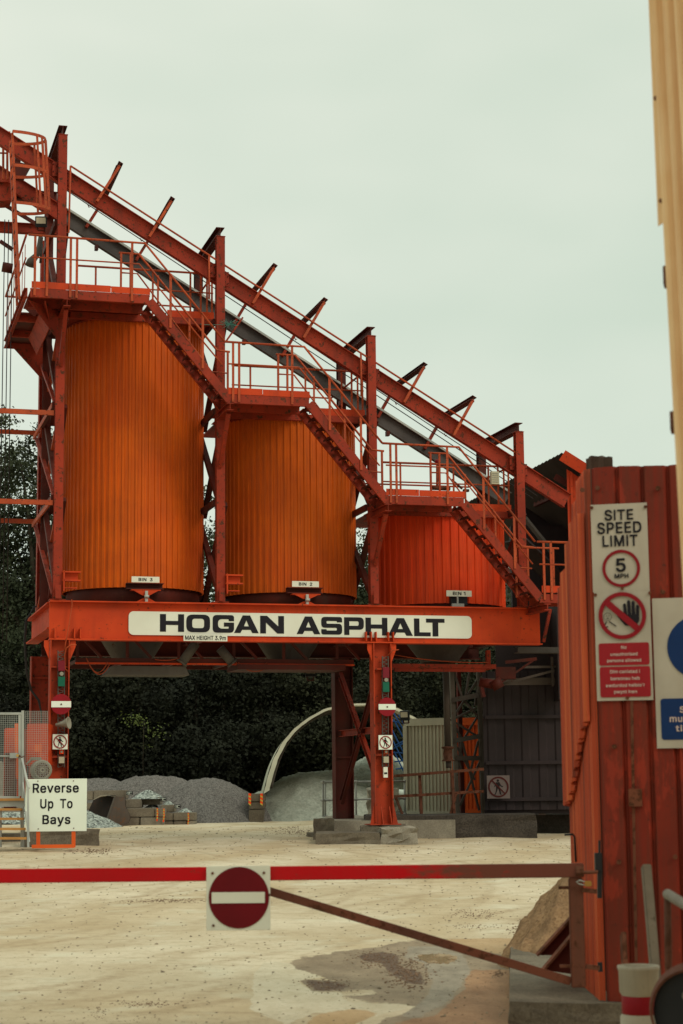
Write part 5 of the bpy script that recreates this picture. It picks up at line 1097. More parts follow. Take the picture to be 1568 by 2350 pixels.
m = MB(); m.bar(Vector((A.x - .9, A.y + 1.5, 8.4)), Vector((A.x - .2, A.y + .8, 7.3)), .07, .18, VD); m.box((A.x - .6, 47.3, 4.0), (3., .15, .18)); m.box((A.x + .2, 47.0, 4.35), (2.6, .1, .06)); m.bar(Vector((A.x - 1.7, 46.9, 3.9)), Vector((A.x - .3, 46.9, 4.25)), .05, .06); m.bar(Vector((A.x - .35, 46.9, 3.85)), Vector((A.x - .35, 46.9, 4.6)), .05, .06, VD)
each(m, 'strut', tiem, ds)
for i in range(9):
    pass
m = MB()
for i in range(12):
    x = xa + .5 + i * .33; m.box((x, 48.0, .66 + .04 * (i % 3)), (.12 + .05 * (i % 2), .3, .10))
m.build('stacked_crates', dull_w, None, 'row of small pale and dark boxes glimpsed under the dark shed wall', 'boxes', kind=None)
c = W(1143, 1817, 47.3); c.x = W(1144, 1806, 47.3).x; c.z = W(1144, 1806, 47.3).z
t = thing('pedestrian_sign', 'large grimy no pedestrians sign on the dark shed wall', 'sign', c - ZD * .3); ban_plate(t, c, .58, AXW[0], Vector((0, -1, 0)), (dull_w, dull_r, dull_b))
# dark pipe machinery on top of the mast
t = thing('conveyor_drive', 'dark drive and bracket clutter under the beam above the lattice mast', 'machinery', W(1120, 1570, 46.5))
m = MB(); m.tube([W(1100, 1565, 46.5), W(1140, 1572, 46.5)], .12, 12); m.tube([W(1135, 1560, 46.4), W(1146, 1580, 46.4)], .15, 12); m.box(W(1160, 1545, 46.6), (.5, .3, .3)); m.bar(W(1105, 1575, 46.5), W(1110, 1600, 46.5), .08, .12, VD); m.bar(W(1160, 1520, 46.5), W(1232, 1512, 46.5), .06, .08); m.bar(W(1145, 1570, 46.5), W(1225, 1515, 46.5), .05, .05); m.build('drive', dark_steel, t)

# ================================================================== STOCKPILES AND BAYS
def heap(name, x, y, rx, ry, h, mat, label, seed=0, nz_=.05, cat='heap', group=None, z0=None, power=1.0, lobes=()):
    rs = np.random.default_rng(seed); n = 56; vs = []; ph = rs.uniform(0, 6.28, 8); z0 = gz(x, y) - .06 if z0 is None else z0
    g = np.linspace(-1, 1, n)
    for j in g:
        for i in g:
            r = math.hypot(i, j); a = math.atan2(j, i)
            ww = 1 + .10 * math.sin(2 * a + ph[0]) + .06 * math.sin(5 * a + ph[1])
            r2 = r / ww; hgt = (max(0, 1 - r2 ** 1.25) ** power if lobes != 'dome' else max(0, 1 - r2 ** 1.75)) if r2 < 1 else 0
            hgt = min(hgt, .93 + .07 * math.tanh((hgt - .93) * 6)); hh_ = h * hgt
            hh_ += nz_ * h * (math.sin(i * 9 + ph[2]) * math.sin(j * 8 + ph[3]) + .5 * math.sin(i * 23 + ph[4] + 3 * j) * math.sin(j * 19 + ph[5])) * min(1, hgt * 4)
            hh_ += rs.normal() * .012 * h * min(1, hgt * 5)
            vs.append((x + i * rx, y + j * ry, z0 + max(-.02, hh_)))
    fs = [(j * n + i, j * n + i + 1, (j + 1) * n + i + 1, (j + 1) * n + i) for j in range(n - 1) for i in range(n - 1)]
    return MB().add(vs, fs, True).build(name, mat, None, label, cat, group)
HG = 'grey gravel heaps behind the storage bays'
D = 66
def hx(px, D_): return W(px, 1850, D_).x
def hz_(py, px, D_): return W(px, py, D_).z
for px, py, D_, rpx, lb, sd_ in ((225, 1785, 70, 170, 'left grey gravel heap partly behind the reverse sign', 1), (352, 1779, 68, 190, 'tallest middle grey gravel heap', 2), (412, 1798, 70, 150, 'low shoulder heap between the two big gravel heaps', 5), (475, 1786, 66, 150, 'right grey gravel heap beside the striped marker post', 3)):
    z = hz_(py, px, D_); r = rpx / FPX * D_
    heap('gravel_heap', hx(px, D_), D_, r, 4.2, z - .0, stone_g, lb, sd_, .012, 'heap', HG, .05, 1.0, 'dome')
# green-grey dust heap under the arch
heap('dust_heap', hx(735, 68), 69.0, 3.3, 4.6, hz_(1765, 740, 68) - .0, dust_m, 'grey-green stone dust heap under the canvas arch, left lobe', 8, .035, 'heap', None, .05, .72)
heap('dust_heap', hx(870, 71), 71.5, 3.4, 4.8, hz_(1728, 860, 71), dust_m, 'taller grey-green stone dust heap deeper under the canvas arch', 9, .035, 'heap', None, .05, .72)
heap('crushed_stone_heap', *G(185, 1903, .13).xy, 1.25, 1.6, .62, stone_c, 'pile of coarse pale crushed stone in front of the loader bucket', 12, .03)
heap('crushed_stone_heap', *G(60, 1893, .13).xy, 1.7, 1.6, .9, stone_c, 'pile of grey stone seen through the steps at the left edge', 13, .03)
# bay walls of concrete blocks, stepped
BG = 'stacked concrete bay blocks'
bay_m = grit('bay_concrete', [(.20, .165, .12), (.26, .22, .165), (.16, .13, .095)], 60, big=(.10, .078, .058), bigscale=1.3, bump=.4)
def bay(k10, x0, x1, y0, y1, D_, depth, mat, lb):
    a = W(*K(10, x0, y0), D_); b = W(*K(10, x1, y1), D_)
    m = MB(); m.box(((a.x + b.x) / 2, D_ + depth / 2, (a.z + b.z) / 2), (abs(b.x - a.x) - .012, depth, abs(a.z - b.z) - .01)); m.build('concrete_block', mat, None, lb, 'block', BG, bevel=.02)
bl_ = [(80, 162, 378, 492, 62.5, 'short block at the left end of the top row beside the reverse sign'), (164, 560, 372, 480, 62.5, 'long top-row block behind the loader bucket'),
       (555, 745, 480, 590, 61.0, 'block right of the bucket in the second row'), (745, 985, 455, 550, 61.6, 'block under the first bay number plate'),
       (570, 915, 592, 700, 60.2, 'long third-row block right of the bucket'), (917, 1040, 592, 700, 60.2, 'short third-row block with two reflective strips'),
       (985, 1155, 550, 640, 60.9, 'block under the last bay number plate'), (560, 732, 704, 812, 60.2, 'bottom-row block beside the bucket'),
       (738, 1026, 702, 812, 60.15, 'bottom-row block with a whitewashed end'), (1028, 1140, 648, 745, 60.6, 'second-row block near the right end of the bays'),
       (1142, 1410, 645, 742, 60.6, 'second-row block at the right end with one reflective strip'), (1028, 1142, 750, 824, 60.6, 'bottom-row block third from the right end'),
       (1146, 1310, 748, 824, 60.6, 'bottom-row block second from the right end'), (1312, 1410, 744, 822, 60.55, 'pale bottom-row block at the right end'),
       (80, 150, 525, 610, 61.5, 'block left of the bucket mouth')]
for x0_, x1_, y0_, y1_, D_, lb in bl_: bay(10, x0_, x1_, y0_, y1_, D_, .9, blk_p if 'pale' in lb or 'white' in lb else bay_m, lb)
for i, (x, y0_, y1_, x2) in enumerate(((948, 588, 748, 944), (1028, 596, 760, 1022), (1328, 648, 794, 1324))):
    D_ = 60.1 if i < 2 else 60.5; lb = ['left reflective strip on the bay blocks', 'middle reflective strip on the bay blocks', 'right reflective strip on the end bay block'][i]
    t = thing('marker_strip', lb, 'marker', W(*K(10, x2, y1_), D_ - .05), 'orange reflective strips on the bay blocks')
    ym = (y0_ + y1_) / 2
    m = MB(); m.bar(W(*K(10, x, y0_), D_ - .04), W(*K(10, x + 3, ym), D_ - .04), .045, .01, AXW[1]); m.bar(W(*K(10, x + 3, ym + 1), D_ - .04), W(*K(10, x2, y1_), D_ - .04), .045, .01, AXW[1]); m.build('board', reflect_o, t)
    m = MB()
    for j in range(4): m.box(W(*K(10, x, y0_ + 20 + j * 34), D_ - .055), (.04, .006, .05))
    m.build('stripe', reflect_y, t)
for i, (x0_, x1_, y0_, y1_, D_) in enumerate(((570, 648, 383, 428, 62.4), (985, 1060, 458, 505, 61.5), (1158, 1235, 548, 590, 60.8))):
    a, b = W(*K(10, x0_, y0_), D_), W(*K(10, x1_, y1_), D_); c = (a + b) / 2
    t = thing('bay_sign', ['leftmost small black-framed bay plate', 'middle small black-framed bay plate', 'rightmost small black-framed bay plate'][i], 'sign', c - ZD * .15, 'small framed plates on the bay walls')
    MB().box(c, (b.x - a.x, .03, a.z - b.z)).build('frame', blackp, t)
    MB().box(c + Vector((0, -.02, 0)), ((b.x - a.x) * .78, .01, (a.z - b.z) * .62)).build('plate', white_c, t)
    m = MB(); m.box(c + Vector((-.05, -.027, 0)), (.04, .004, .06)); m.box(c + Vector((.05, -.027, 0)), (.1, .004, .05)); m.build('lettering', black_m, t)
for i, (x0_, x1_, y0_, y1_) in enumerate(((650, 990, 390, 455), (990, 1150, 505, 552), (760, 980, 545, 590), (1165, 1390, 600, 645))):
    a, b = W(*K(10, x0_, y1_), 61.6), W(*K(10, x1_, y1_), 61.6)
    heap('crushed_stone_heap', (a.x + b.x) / 2, 62.0, (b.x - a.x) / 2 * 1.1, .7, .20 + .1 * (i == 0), stone_c, ['strip of pale stone filling the bay left of the middle plate', 'strip of pale stone under the middle bay plate', 'strip of pale stone above the long third-row block', 'strip of pale stone above the end bay block'][i], 20 + i, .05, z0=b.z - .05)
# loader bucket
lbk = thing('loader_bucket', 'detached steel loader bucket lying open side left by the bay blocks', 'bucket', G(250, 1899, .13))
DB = 59.6
prof = [(300, 830), (430, 452), (440, 445), (556, 450), (556, 560), (585, 620), (612, 680), (615, 720), (590, 775), (520, 815), (400, 830)]
pr = [W(*K(10, x, y), DB) for x, y in prof]
MB().prism(pr, Vector((0, 1, 0)), .03).build('side_plate', bucket_m, lbk)
buck_in = paint('bucket_inside_shade', (.035, .028, .026), (.025, .02, .018), amt=.6)  # dark bare steel, with the shade inside the bucket put into its colour
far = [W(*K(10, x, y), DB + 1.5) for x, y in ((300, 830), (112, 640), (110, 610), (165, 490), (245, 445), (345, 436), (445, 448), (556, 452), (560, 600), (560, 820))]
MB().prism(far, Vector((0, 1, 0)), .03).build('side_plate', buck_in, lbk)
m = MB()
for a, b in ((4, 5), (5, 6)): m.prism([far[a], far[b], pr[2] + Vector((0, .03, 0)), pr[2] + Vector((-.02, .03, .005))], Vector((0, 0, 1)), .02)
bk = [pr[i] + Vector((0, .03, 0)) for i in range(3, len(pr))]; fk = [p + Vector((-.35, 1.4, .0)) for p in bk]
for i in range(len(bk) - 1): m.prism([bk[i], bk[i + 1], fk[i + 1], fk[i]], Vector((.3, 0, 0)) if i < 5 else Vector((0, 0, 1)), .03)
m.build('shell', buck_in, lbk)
m = MB(); m.bar(pr[0], pr[1], .06, .05, VD); m.build('cutting_edge', hopper_m, lbk)
m = MB(); m.prism([W(*K(10, 165, 490), DB + 1.3), W(*K(10, 245, 445), DB + .9), W(*K(10, 345, 433), DB + .8), W(*K(10, 445, 455), DB + .1), W(*K(10, 350, 440), DB + .9), W(*K(10, 245, 455), DB + .95)], Vector((0, 0, 1)), .02); m.build('lip', white_d, lbk)
# block pier with striped boards left of the arch
for i, (y0_, y1_) in enumerate(((1822, 1840), (1841, 1857), (1858, 1893))):
    a, b = W(571, y0_, 64), W(604, y1_, 64); m = MB(); m.box(((a.x + b.x) / 2, 65.2, (a.z + b.z) / 2), (b.x - a.x, 2.4, a.z - b.z - .01)); m.build('concrete_block', blk, None, ['top block of the pier at the foot of the canvas arch', 'second block of the pier at the foot of the canvas arch', 'bottom block of the pier at the foot of the canvas arch'][i], 'block', 'blocks of the arch pier', bevel=.02)
for i, x in enumerate((573.5, 600.5)):
    a = W(x, 1833, 63.95); t = thing('marker_board', ['left red and yellow striped marker on the arch pier', 'right red and yellow striped marker on the arch pier'][i], 'marker', a - ZD * .18, 'striped marker boards on the arch pier')
    MB().box(a, (.09, .012, .36)).build('board', reflect_o, t); m = MB()
    for j in range(3): m.prism([a + Vector((-.042, -.01, .12 - j * .13)), a + Vector((.042, -.01, .07 - j * .13)), a + Vector((.042, -.01, .02 - j * .13)), a + Vector((-.042, -.01, .07 - j * .13))], Vector((0, -1, 0)), .003)
    m.build('stripe', reflect_y, t)
# canvas arch shelter
ar = thing('arch_shelter', 'white canvas arch shelter over the stone dust heaps', 'shelter', W(800, 1890, 65))
arc = [(605, 1822), (613, 1790), (626, 1748), (648, 1705), (676, 1672), (712, 1645), (752, 1625), (790, 1618), (830, 1614), (868, 1615), (905, 1622), (940, 1640), (966, 1655), (990, 1680), (1010, 1712), (1025, 1760), (1035, 1822)]
fr = [W(x, y, 65) for x, y in arc]
def smooth_(p, n=4):
    o_ = []
    for i in range(len(p) - 1):
        a_, b_, c_, d_ = p[max(0, i - 1)], p[i], p[i + 1], p[min(len(p) - 1, i + 2)]
        for k in range(n):
            t_ = k / n; o_.append(.5 * ((2 * b_) + (c_ - a_) * t_ + (2 * a_ - 5 * b_ + 4 * c_ - d_) * t_ * t_ + (3 * b_ - a_ - 3 * c_ + d_) * t_ ** 3))
    return o_ + [p[-1]]
fr = smooth_(fr)
cen = sum(fr, Vector()) / len(fr)
m = MB(); rows = []
for yy, sc, dx in ((0, 1, 0), (.0, .938, 0), (.5, .936, -.15), (2.5, .93, -.6), (5, .925, -1.15)):
    row = []
    for i, p in enumerate(fr):
        q_ = cen + (p - cen) * sc; q_ = Vector((q_.x, p.y + yy, q_.z)) + Vector((dx * .3, 0, 0)); wr = .008 * math.sin(i * 1.7) + random.uniform(-.006, .006)
        row.append(q_ + (p - cen).normalized() * wr)
    rows.append(row)
n = len(fr); vs = [p for r_ in rows for p in r_]
m.add(vs, [(j * n + i, j * n + i + 1, (j + 1) * n + i + 1, (j + 1) * n + i) for j in range(len(rows) - 1) for i in range(n - 1)], False)
top = [Vector((p.x, p.y, p.z)) + (p - cen).normalized() * .03 for p in fr]; tb = [p + Vector((-.32, 5, -.1)) for p in top]
m.add(top + tb, [(i, n + i, n + i + 1, i + 1) for i in range(n - 1)], False); m.build('canvas', canvas_m, ar)
for yy in (1.2, 2.4, 3.6, 4.8):
    m = MB(); m.tube([cen + (Vector((p.x, cen.y, p.z)) - Vector((cen.x, cen.y, cen.z))) * .91 + Vector((-yy * .065, yy, 0)) for p in fr[::2]], .045, 6); m.build('rib', hopper_m, ar)
# blue scaffold frame
t = thing('scaffold_frame', 'blue tubular lattice frame under the right side of the canvas arch', 'scaffold', W(925, 1800, 62))
m = MB()
for a, b in (((900, 1630), (934, 1690)), ((903, 1650), (936, 1712)), ((900, 1675), (935, 1745)), ((902, 1700), (934, 1765)), ((905, 1725), (936, 1790)), ((900, 1720), (936, 1700)), ((903, 1727), (936, 1729)), ((905, 1748), (936, 1745)), ((908, 1765), (936, 1762)), ((905, 1712), (932, 1698)), ((915, 1640), (936, 1678)), ((900, 1655), (915, 1658))):
    m.tube([W(*a, 62), W(*b, 62)], .025, 5)
m.build('tube', blue_m, t)
# wrapped bulk bag and tarpaulin near the container
t = thing('bulk_bag', 'white wrapped bulk bag between the right gantry leg and the pale container', 'bag', W(915, 1868, 56))
m = MB(); c = W(917, 1828, 56)
for s_ in range(1): m.lathe(Vector((c.x, c.y, c.z)), [(.40, -.55), (.45, -.2), (.44, .05), (.38, .14), (.2, .2), (.001, .21)], 18)
m.build('sack', white_c, t)
heap('rubble_heap', W(915, 1860, 57).x, 57, .9, .8, .62, grit('rubble', [(.05, .05, .055), (.2, .2, .2), (.09, .08, .09)], 9), 'dark rubble pile beneath the white bulk bag', 31, .08, z0=.35)
block(W(880, 1850, 55.5), (.9, .6, 1.0), blk_p, 'pale crumbling concrete block behind the galvanised handrail', ax=AXW, jit=.03)

# ================================================================== LEFT: MESH ENCLOSURE, STEPS, MOTOR, SIGN
DE = 38.6
def E_(x, y, d=0): return W(*K(12, x, y), DE + d)
ac = thing('access_gate', 'galvanised wire mesh gate and panel on a platform at the left edge', 'gate', E_(150, 1200))
m = MB()
for a, b, w in (((-80, 20), (290, 20), .05), ((300, -20), (300, 1150), .07), ((262, 40), (262, 1100), .05), ((-80, 1110), (260, 1115), .05), ((-80, 572), (270, 575), .035)):
    m.bar(E_(*a), E_(*b), .05, w, AXW[1] if abs(a[0] - b[0]) < 20 else ZD) if abs(a[0] - b[0]) > 20 else m.bar(E_(*a), E_(*b), .05, w, AXW[1])
m.build('gate_frame', galv, ac)
def meshgrid(x0_, x1_, y0_, y1_, d, step=24.):
    m = MB(); x = x0_
    while x <= x1_: m.bar(E_(x, y0_, d), E_(x, y1_, d), .006, .006, AXW[1]); x += step
    y = y0_
    while y <= y1_: m.bar(E_(x0_, y, d - .006), E_(x1_, y, d - .006), .006, .006); y += step
    return m
meshgrid(-70, 250, 40, 1095, .0).build('mesh', galv, ac)
meshgrid(335, 630, -10, 870, .3).build('mesh', galv, ac)
m = MB(); m.box(E_(182, 568, -.05), (.16, .05, .11)); lbx = m.build('lock_box', galv, ac)
m = MB(); m.tube([E_(230, 568, -.08), E_(230, 568, -.03)], .03, 10); m.build('lock', brass, lbx)
m = MB(); m.tube([E_(245, 570, -.05), E_(285, 590, -.05), E_(322, 575, -.02)], .01, 5); m.build('chain', rust_m, ac)
st = thing('steps', 'small steel stair with orange treads below the mesh gate', 'steps', E_(150, 1765))
m = MB(); m.box(E_(120, 1190, .4), (1.25, .8, .14)); m.build('landing', galv, st)
m = MB(); m.box(E_(110, 1143, -.02), (.9, .06, .05)); m.build('tread', tread_m, st)
for i, (y, xr) in enumerate(((1272, 285), (1395, 310), (1528, 335), (1650, 360))):
    m = MB(); a, b = E_(-90, y, -.12 - .16 * i), E_(xr, y, -.12 - .16 * i); m.bar(a, b, .2, .045); m.build('tread', tread_m, st)
m = MB(); m.bar(E_(290, 1230), E_(295, 1765), .06, .10, AXW[1]); m.bar(E_(5, 1240, -.1), E_(5, 1765, -.1), .05, .08, AXW[1]); m.build('stringer', galv, st)
m = MB(); m.bar(E_(285, 610, -.1), E_(375, 1000, -.5), .04, .05); m.bar(E_(300, 920, -.1), E_(385, 1700, -.7), .03, .03); m.bar(E_(365, 980, -.55), E_(372, 1768, -.7), .04, .05, AXW[1]); m.build('handrail', galv, st)
t = thing('machine_guard', 'orange-red machine housing behind the wire mesh', 'machine', E_(300, 850, 1.8))
m = MB(); a = E_(340, 150, 1.6); b = E_(610, 700, 1.6); m.box(((a.x + b.x) / 2, a.y + .5, (a.z + b.z) / 2), (b.x - a.x, .8, a.z - b.z)); a = E_(50, 210, 2.2); b = E_(250, 1150, 2.2); m.box(((a.x + b.x) / 2, a.y + .5, (a.z + b.z) / 2), (b.x - a.x, .9, a.z - b.z)); m.build('housing', steel_b, t, bevel=.02)
m = MB(); a = E_(225, 150, 1.5); b = E_(245, 870, 1.5); m.bar(a, b, .1, .1, AXW[1]); m.box(E_(500, 470, 1.5), (.14, .1, .16)); m.bar(E_(530, 400, 1.45), E_(535, 640, 1.45), .02, .02, AXW[1]); m.build('frame_post', orange_t, t)
m = MB(); m.box(E_(140, 900, 1.4), (.2, .4, 1.2)); m.build('shaft', dark_steel, t)
t = thing('electric_motor', 'beige electric motor with spiral-vaned fan cover behind the mesh panel', 'motor', E_(530, 870, .9))
c = E_(556, 758, .6); ax = (AXW[0], ZD, Vector((.28, -.96, 0)).normalized()); r0 = .19
ax = (Vector((.96, .28, 0)), ZD, Vector((.28, -.96, 0)))
m = MB(); m.lathe(c - ax[2] * .5, [(.001, 0), (r0 * 1.0, .0), (r0 * 1.12, .06), (r0 * 1.14, .40), (r0 * 1.05, .47), (r0 * .92, .50), (r0 * .86, .485), (.001, .485)], 28, ax); m.build('body', motor_m, t)
m = MB()
for i in range(22):
    a = 2 * PI * i / 22; pts = [c + ax[2] * .012 + ax[0] * (r * math.cos(a + r * 3.2)) + ax[1] * (r * math.sin(a + r * 3.2)) for r in (.03, .07, .11, .155)]
    m.tube(pts, .004, 4)
for r in (.03, .158): m.disc(c + ax[2] * .008, r + .004, .008, ax[2], ZD, 28, r - .004)
mg = m.build('fan_grille', beige, t)
m = MB(); m.disc(c - ax[2] * .012, .15, .002, ax[2], ZD, 28); m.build('fan', dark_steel, t)
m = MB(); m.box(E_(470, 610, .9), (.2, .2, .06)); m.bar(E_(350, 680, .8), E_(430, 600, .8), .1, .03); m.build('terminal_box', motor_m, t)
heap('crushed_stone_heap', E_(20, 900, 4).x - .2, 43.5, .6, .8, 1.2, blk_p, 'pale stacked rubble behind the mesh gate', 40, .03, z0=.9)
# reverse sign on orange stand
DS = 38.2
def R_(x, y, d=0): return W(*K(12, x, y), DS + d)
rs_ = thing('reverse_sign', 'large white sign reading Reverse Up To Bays on an orange stand', 'sign', R_(700, 1768))
a, b = R_(338, 876), R_(1132, 1554); c = (a + b) / 2
pt = MB().box(c, (b.x - a.x, .015, a.z - b.z)).build('panel', white_c, rs_)
m = MB()
for tx, x0_, x1_, y0_, y1_ in (('Reverse', 432, 1032, 935, 1052), ('Up  To', 530, 950, 1137, 1288), ('Bays', 558, 922, 1345, 1494)):
    p0, p1 = R_(x0_, y0_), R_(x1_, y1_); put_flat(m, text_mesh(tx, .004, .022), Vector(((p0.x + p1.x) / 2, DS - .012, (p0.z + p1.z) / 2)), AXW[0], Vector((0, -1, 0)), p1.x - p0.x, p0.z - p1.z)
m.build('lettering', black_m, pt)
m = MB()
for x, y in ((497, 902), (962, 900), (502, 1526), (965, 1518)): m.disc(R_(x, y, -.01), .012, .008, Vector((0, -1, 0)), ZD, 8)
m.build('bolt', dark_steel, rs_)
m = MB()
for x in (502, 963): p = R_(x, 900, .03); q_ = R_(x, 1765, .03); m.bar(p, q_, .075, .04, AXW[1])
p, q_ = R_(418, 1757, -.25), R_(965, 1752, -.25); m.bar(p, q_, .05, .07)
for x in (502, 963): m.bar(R_(x, 1757, -.25), R_(x, 1757, .6), .05, .05)
m.build('stand', orange_t, rs_)

# ================================================================== FOREGROUND RIGHT: HOARDING
CD = 13.0; C0 = W(1357, 1076, CD); hd = thing('hoarding', 'weathered red corrugated sheet hoarding forming a corner at the gate', 'hoarding', (C0.x, C0.y, 0))
FWv = Vector((math.cos(math.radians(14)), -math.sin(math.radians(14)), 0)); FN = Vector((-math.sin(math.radians(14)), -math.cos(math.radians(14)), 0))
zt = C0.z
FO = Vector((C0.x, C0.y, 0))
sheet(Vector((C0.x, C0.y, 0)), FWv, 1.25, .03, zt, .19, .03, FN, 1.5, lambda x: zt + .02 * math.sin(x * 9) * .3 - .00 * x).build('front_sheet', hoard_f, hd)
# side: overlapping brighter sheets stepping back, torn at the lower edge of the upper lap
SN = Vector((-1, 0, 0))
def zt_at(y, D_): return W(1300, y, D_).z
SD = Vector((-.0, 1, 0))
sheet(Vector((C0.x - .02, C0.y, 0)), SD, .52, .03, zt, .085, .03, SN, .5, lambda x: zt - .02 * x).build('side_sheet', hoard_s, hd)
sheet(Vector((C0.x - .02, C0.y + .5, 0)), SD, .95, .03, zt_at(1190, 13.8), .085, .03, SN, .5, lambda x: zt_at(1150, 13.6) - .12 * (x > .3) - .32 * (x > .55)).build('side_sheet', hoard_s, hd)
m = sheet(Vector((C0.x - .07, C0.y + .02, 0)), SD, 1.42, zt_at(1700, 13.4), zt_at(1240, 13.8), .09, .03, SN, .5, lambda x: zt_at(1185, 13.2) - .12 * (x > .5) - .18 * (x > .9) - .1 * (x > 1.2))
for i, p in enumerate(m.v):   # ragged lower edge
    if p.z < zt_at(1690, 13.4): p.z += .12 * math.sin(p.y * 3) + .012 * math.sin(p.y * 31) - .30 * max(0, (p.y - 13.1))
m.build('overlap_sheet', hoard_s, hd)
def H_(k, x, y, o_=0.):
    p = onplane(*(K(k, x, y) if k else (x, y)), FO, FN); return p + FN * (.04 + o_)
m = MB()
for k, x, y in ((9, 265, 338), (9, 680, 340), (9, 160, 352), (9, 715, 1055), (9, 380, 2120), (8, 1025, 700), (8, 1505, 655)):
    m.disc(H_(k, x, y), .017, .012, FN, ZD, 10)
m.build('bolt', rust_m, hd)
m = MB(); p = H_(0, 1487, 1700); m.box(H_(8, 1165, 150), (.09, .05, .12), (FWv, -FN, ZD)); m.bar(H_(9, 500, 1800, -.02), H_(8, 1170, 1550, -.02), .02, .03, FN); m.build('strap', rust_m, hd)
t = thing('timber_post', 'broken dark timber post end rising behind the hoarding top', 'post', W(1383, 2200, 13.6))
m = MB(); a = W(1359, 1100, 13.5); b = W(1411, 1040, 13.5); m.box(((a.x + b.x) / 2, 13.7, (b.z + .0) / 2 - .0), (b.x - a.x, .14, b.z)); m.build('timber', timber_d, t, jitter=.006)
# signs on the hoarding
def Hs(k, x, y, o_=0.): return H_(k, x, y, o_)
def plate_from(t, name, k, x0_, y0_, x1_, y1_, mat, o_=0., th=.006, r=0, part=True):
    a, b = Hs(k, x0_, y0_, o_), Hs(k, x1_, y1_, o_); c = (a + b) / 2; w = (b - a).dot(FWv); h = a.z - b.z; m = MB()
    if r: put_flat(m, curve_mesh([rrect(0, 0, w, h, r)], th), c, FWv, FN, w, h)
    else: m.box(c, (w, th, h), (FWv, -FN, ZD))
    m.build(name, mat, t); return c, w, h
sp = thing('speed_sign', 'upper white hoarding sign reading SITE SPEED LIMIT 5 MPH in a red ring', 'sign', Hs(9, 430, 1045))
plate_from(sp, 'plate', 9, 216, 455, 624, 1043, white_d)
m = MB()
for tx, x0_, x1_, y0_, y1_ in (('SITE', 312, 512, 490, 556), ('SPEED', 262, 568, 578, 645), ('LIMIT', 298, 542, 668, 735), ('5', 390, 460, 824, 915), ('MPH', 382, 478, 930, 958)):
    a, b = Hs(9, x0_, y0_, .007), Hs(9, x1_, y1_, .007); put_flat(m, text_mesh(tx, .003, .035 if tx != 'MPH' else .02), (a + b) / 2, FWv, FN, (b - a).dot(FWv), a.z - b.z)
m.build('lettering', black_m, sp)
c = Hs(9, 428, 892, .006); rr = (Hs(9, 558, 892) - Hs(9, 298, 892)).length / 2; MB().disc(c, rr, .004, FN, ZD, 48, rr * .84).build('red_ring', sred, sp)
m = MB()
for x, y in ((225, 475), (595, 468), (435, 1030)): m.disc(Hs(9, x, y, .005), .012, .008, FN, ZD, 8)
m.build('bolt', rust_m, sp)
sp = thing('prohibition_sign', 'white hoarding sign with a barred hand over two red text panels', 'sign', Hs(9, 450, 1800))
plate_from(sp, 'plate', 9, 240, 1053, 650, 1798, white_d, .0)
c = Hs(9, 436, 1218, .010); rr = (Hs(9, 600, 1218) - Hs(9, 272, 1218)).length / 2
m = MB(); m.disc(c, rr, .004, FN, ZD, 48, rr * .83); d = (-FWv * .66 + ZD * .60).normalized(); m.bar(c - d * rr * .86 + FN * .007, c + d * rr * .86 + FN * .007, .045 * 1.0, .003, FN); m.build('barred_ring', sred, sp)
m = MB(); hc = Hs(9, 475, 1200, .007); q_ = rr
hand = [(-.22, -.38), (.16, -.40), (.27, -.22), (.28, .30), (.22, .36), (.17, .30), (.16, .0), (.14, .0), (.13, .44), (.07, .50), (.02, .44), (.02, .0), (.0, .0), (-.02, .48), (-.08, .53), (-.13, .47), (-.12, .0), (-.14, .0), (-.17, .38), (-.23, .42), (-.27, .36), (-.24, -.08), (-.42, .06), (-.50, .04), (-.48, -.04), (-.34, -.22)]
put_flat(m, curve_mesh([fillet(hand, .03)], .003), hc, FWv, FN, q_ * .95, q_ * 1.1); m.build('hand', black_m, sp)
m = MB(); fc = Hs(9, 335, 1225, .007)
m.disc(fc, rr * .17, .002, FN, ZD, 20, rr * .155)
for a_, b_ in (((-.05, -.2), (-.2, -.5)), ((.05, -.2), (.35, -.42)), ((-.2, -.5), (.0, -.42)), ((-.06, .03), (-.02, .03)), ((.03, .03), (.07, .03)), ((-.05, -.07), (.05, -.07))):
    m.bar(fc + FWv * a_[0] * rr + ZD * a_[1] * rr, fc + FWv * b_[0] * rr + ZD * b_[1] * rr, .006, .002, FN)
m.build('figure', black_m, sp)
for x0_, y0_, x1_, y1_, ls in ((272, 1410, 624, 1555, ('No', 'unauthorised', 'persons allowed')), (280, 1572, 634, 1775, ('Dim caniatad i', 'bersonau heb', "awdurdod heibio'r", 'pwynt hwn'))):
    c, w, h = plate_from(sp, 'text_panel', 9, x0_, y0_, x1_, y1_, dred, .005, .003, .015)
    m = MB(); nl = len(ls)
    for i, s_ in enumerate(ls):
        cz = c + ZD * (h * (.5 - (i + .5) / nl) * .9) + FN * .003; vf = text_mesh(s_, .002, .01); ww = max(v.x for v in vf[0]) - min(v.x for v in vf[0])
        put_flat(m, vf, cz, FWv, FN, ww * h * .9 / nl * .88, None)
    m.build('lettering', pale_t, sp)
m = MB()
for x, y in ((250, 1075), (625, 1062), (470, 1785)): m.disc(Hs(9, x, y, .005), .012, .008, FN, ZD, 8)
m.build('bolt', rust_m, sp)
sp = thing('mandatory_sign', 'partly hidden white sign with blue disc and blue text panel at the right edge', 'sign', Hs(9, 760, 2120))
plate_from(sp, 'plate', 9, 640, 1100, 980, 2128, white_d, .0, .005)
c = Hs(9, 905, 1435, .004); rr = (Hs(9, 905, 1435) - Hs(9, 745, 1435)).length * 1.38
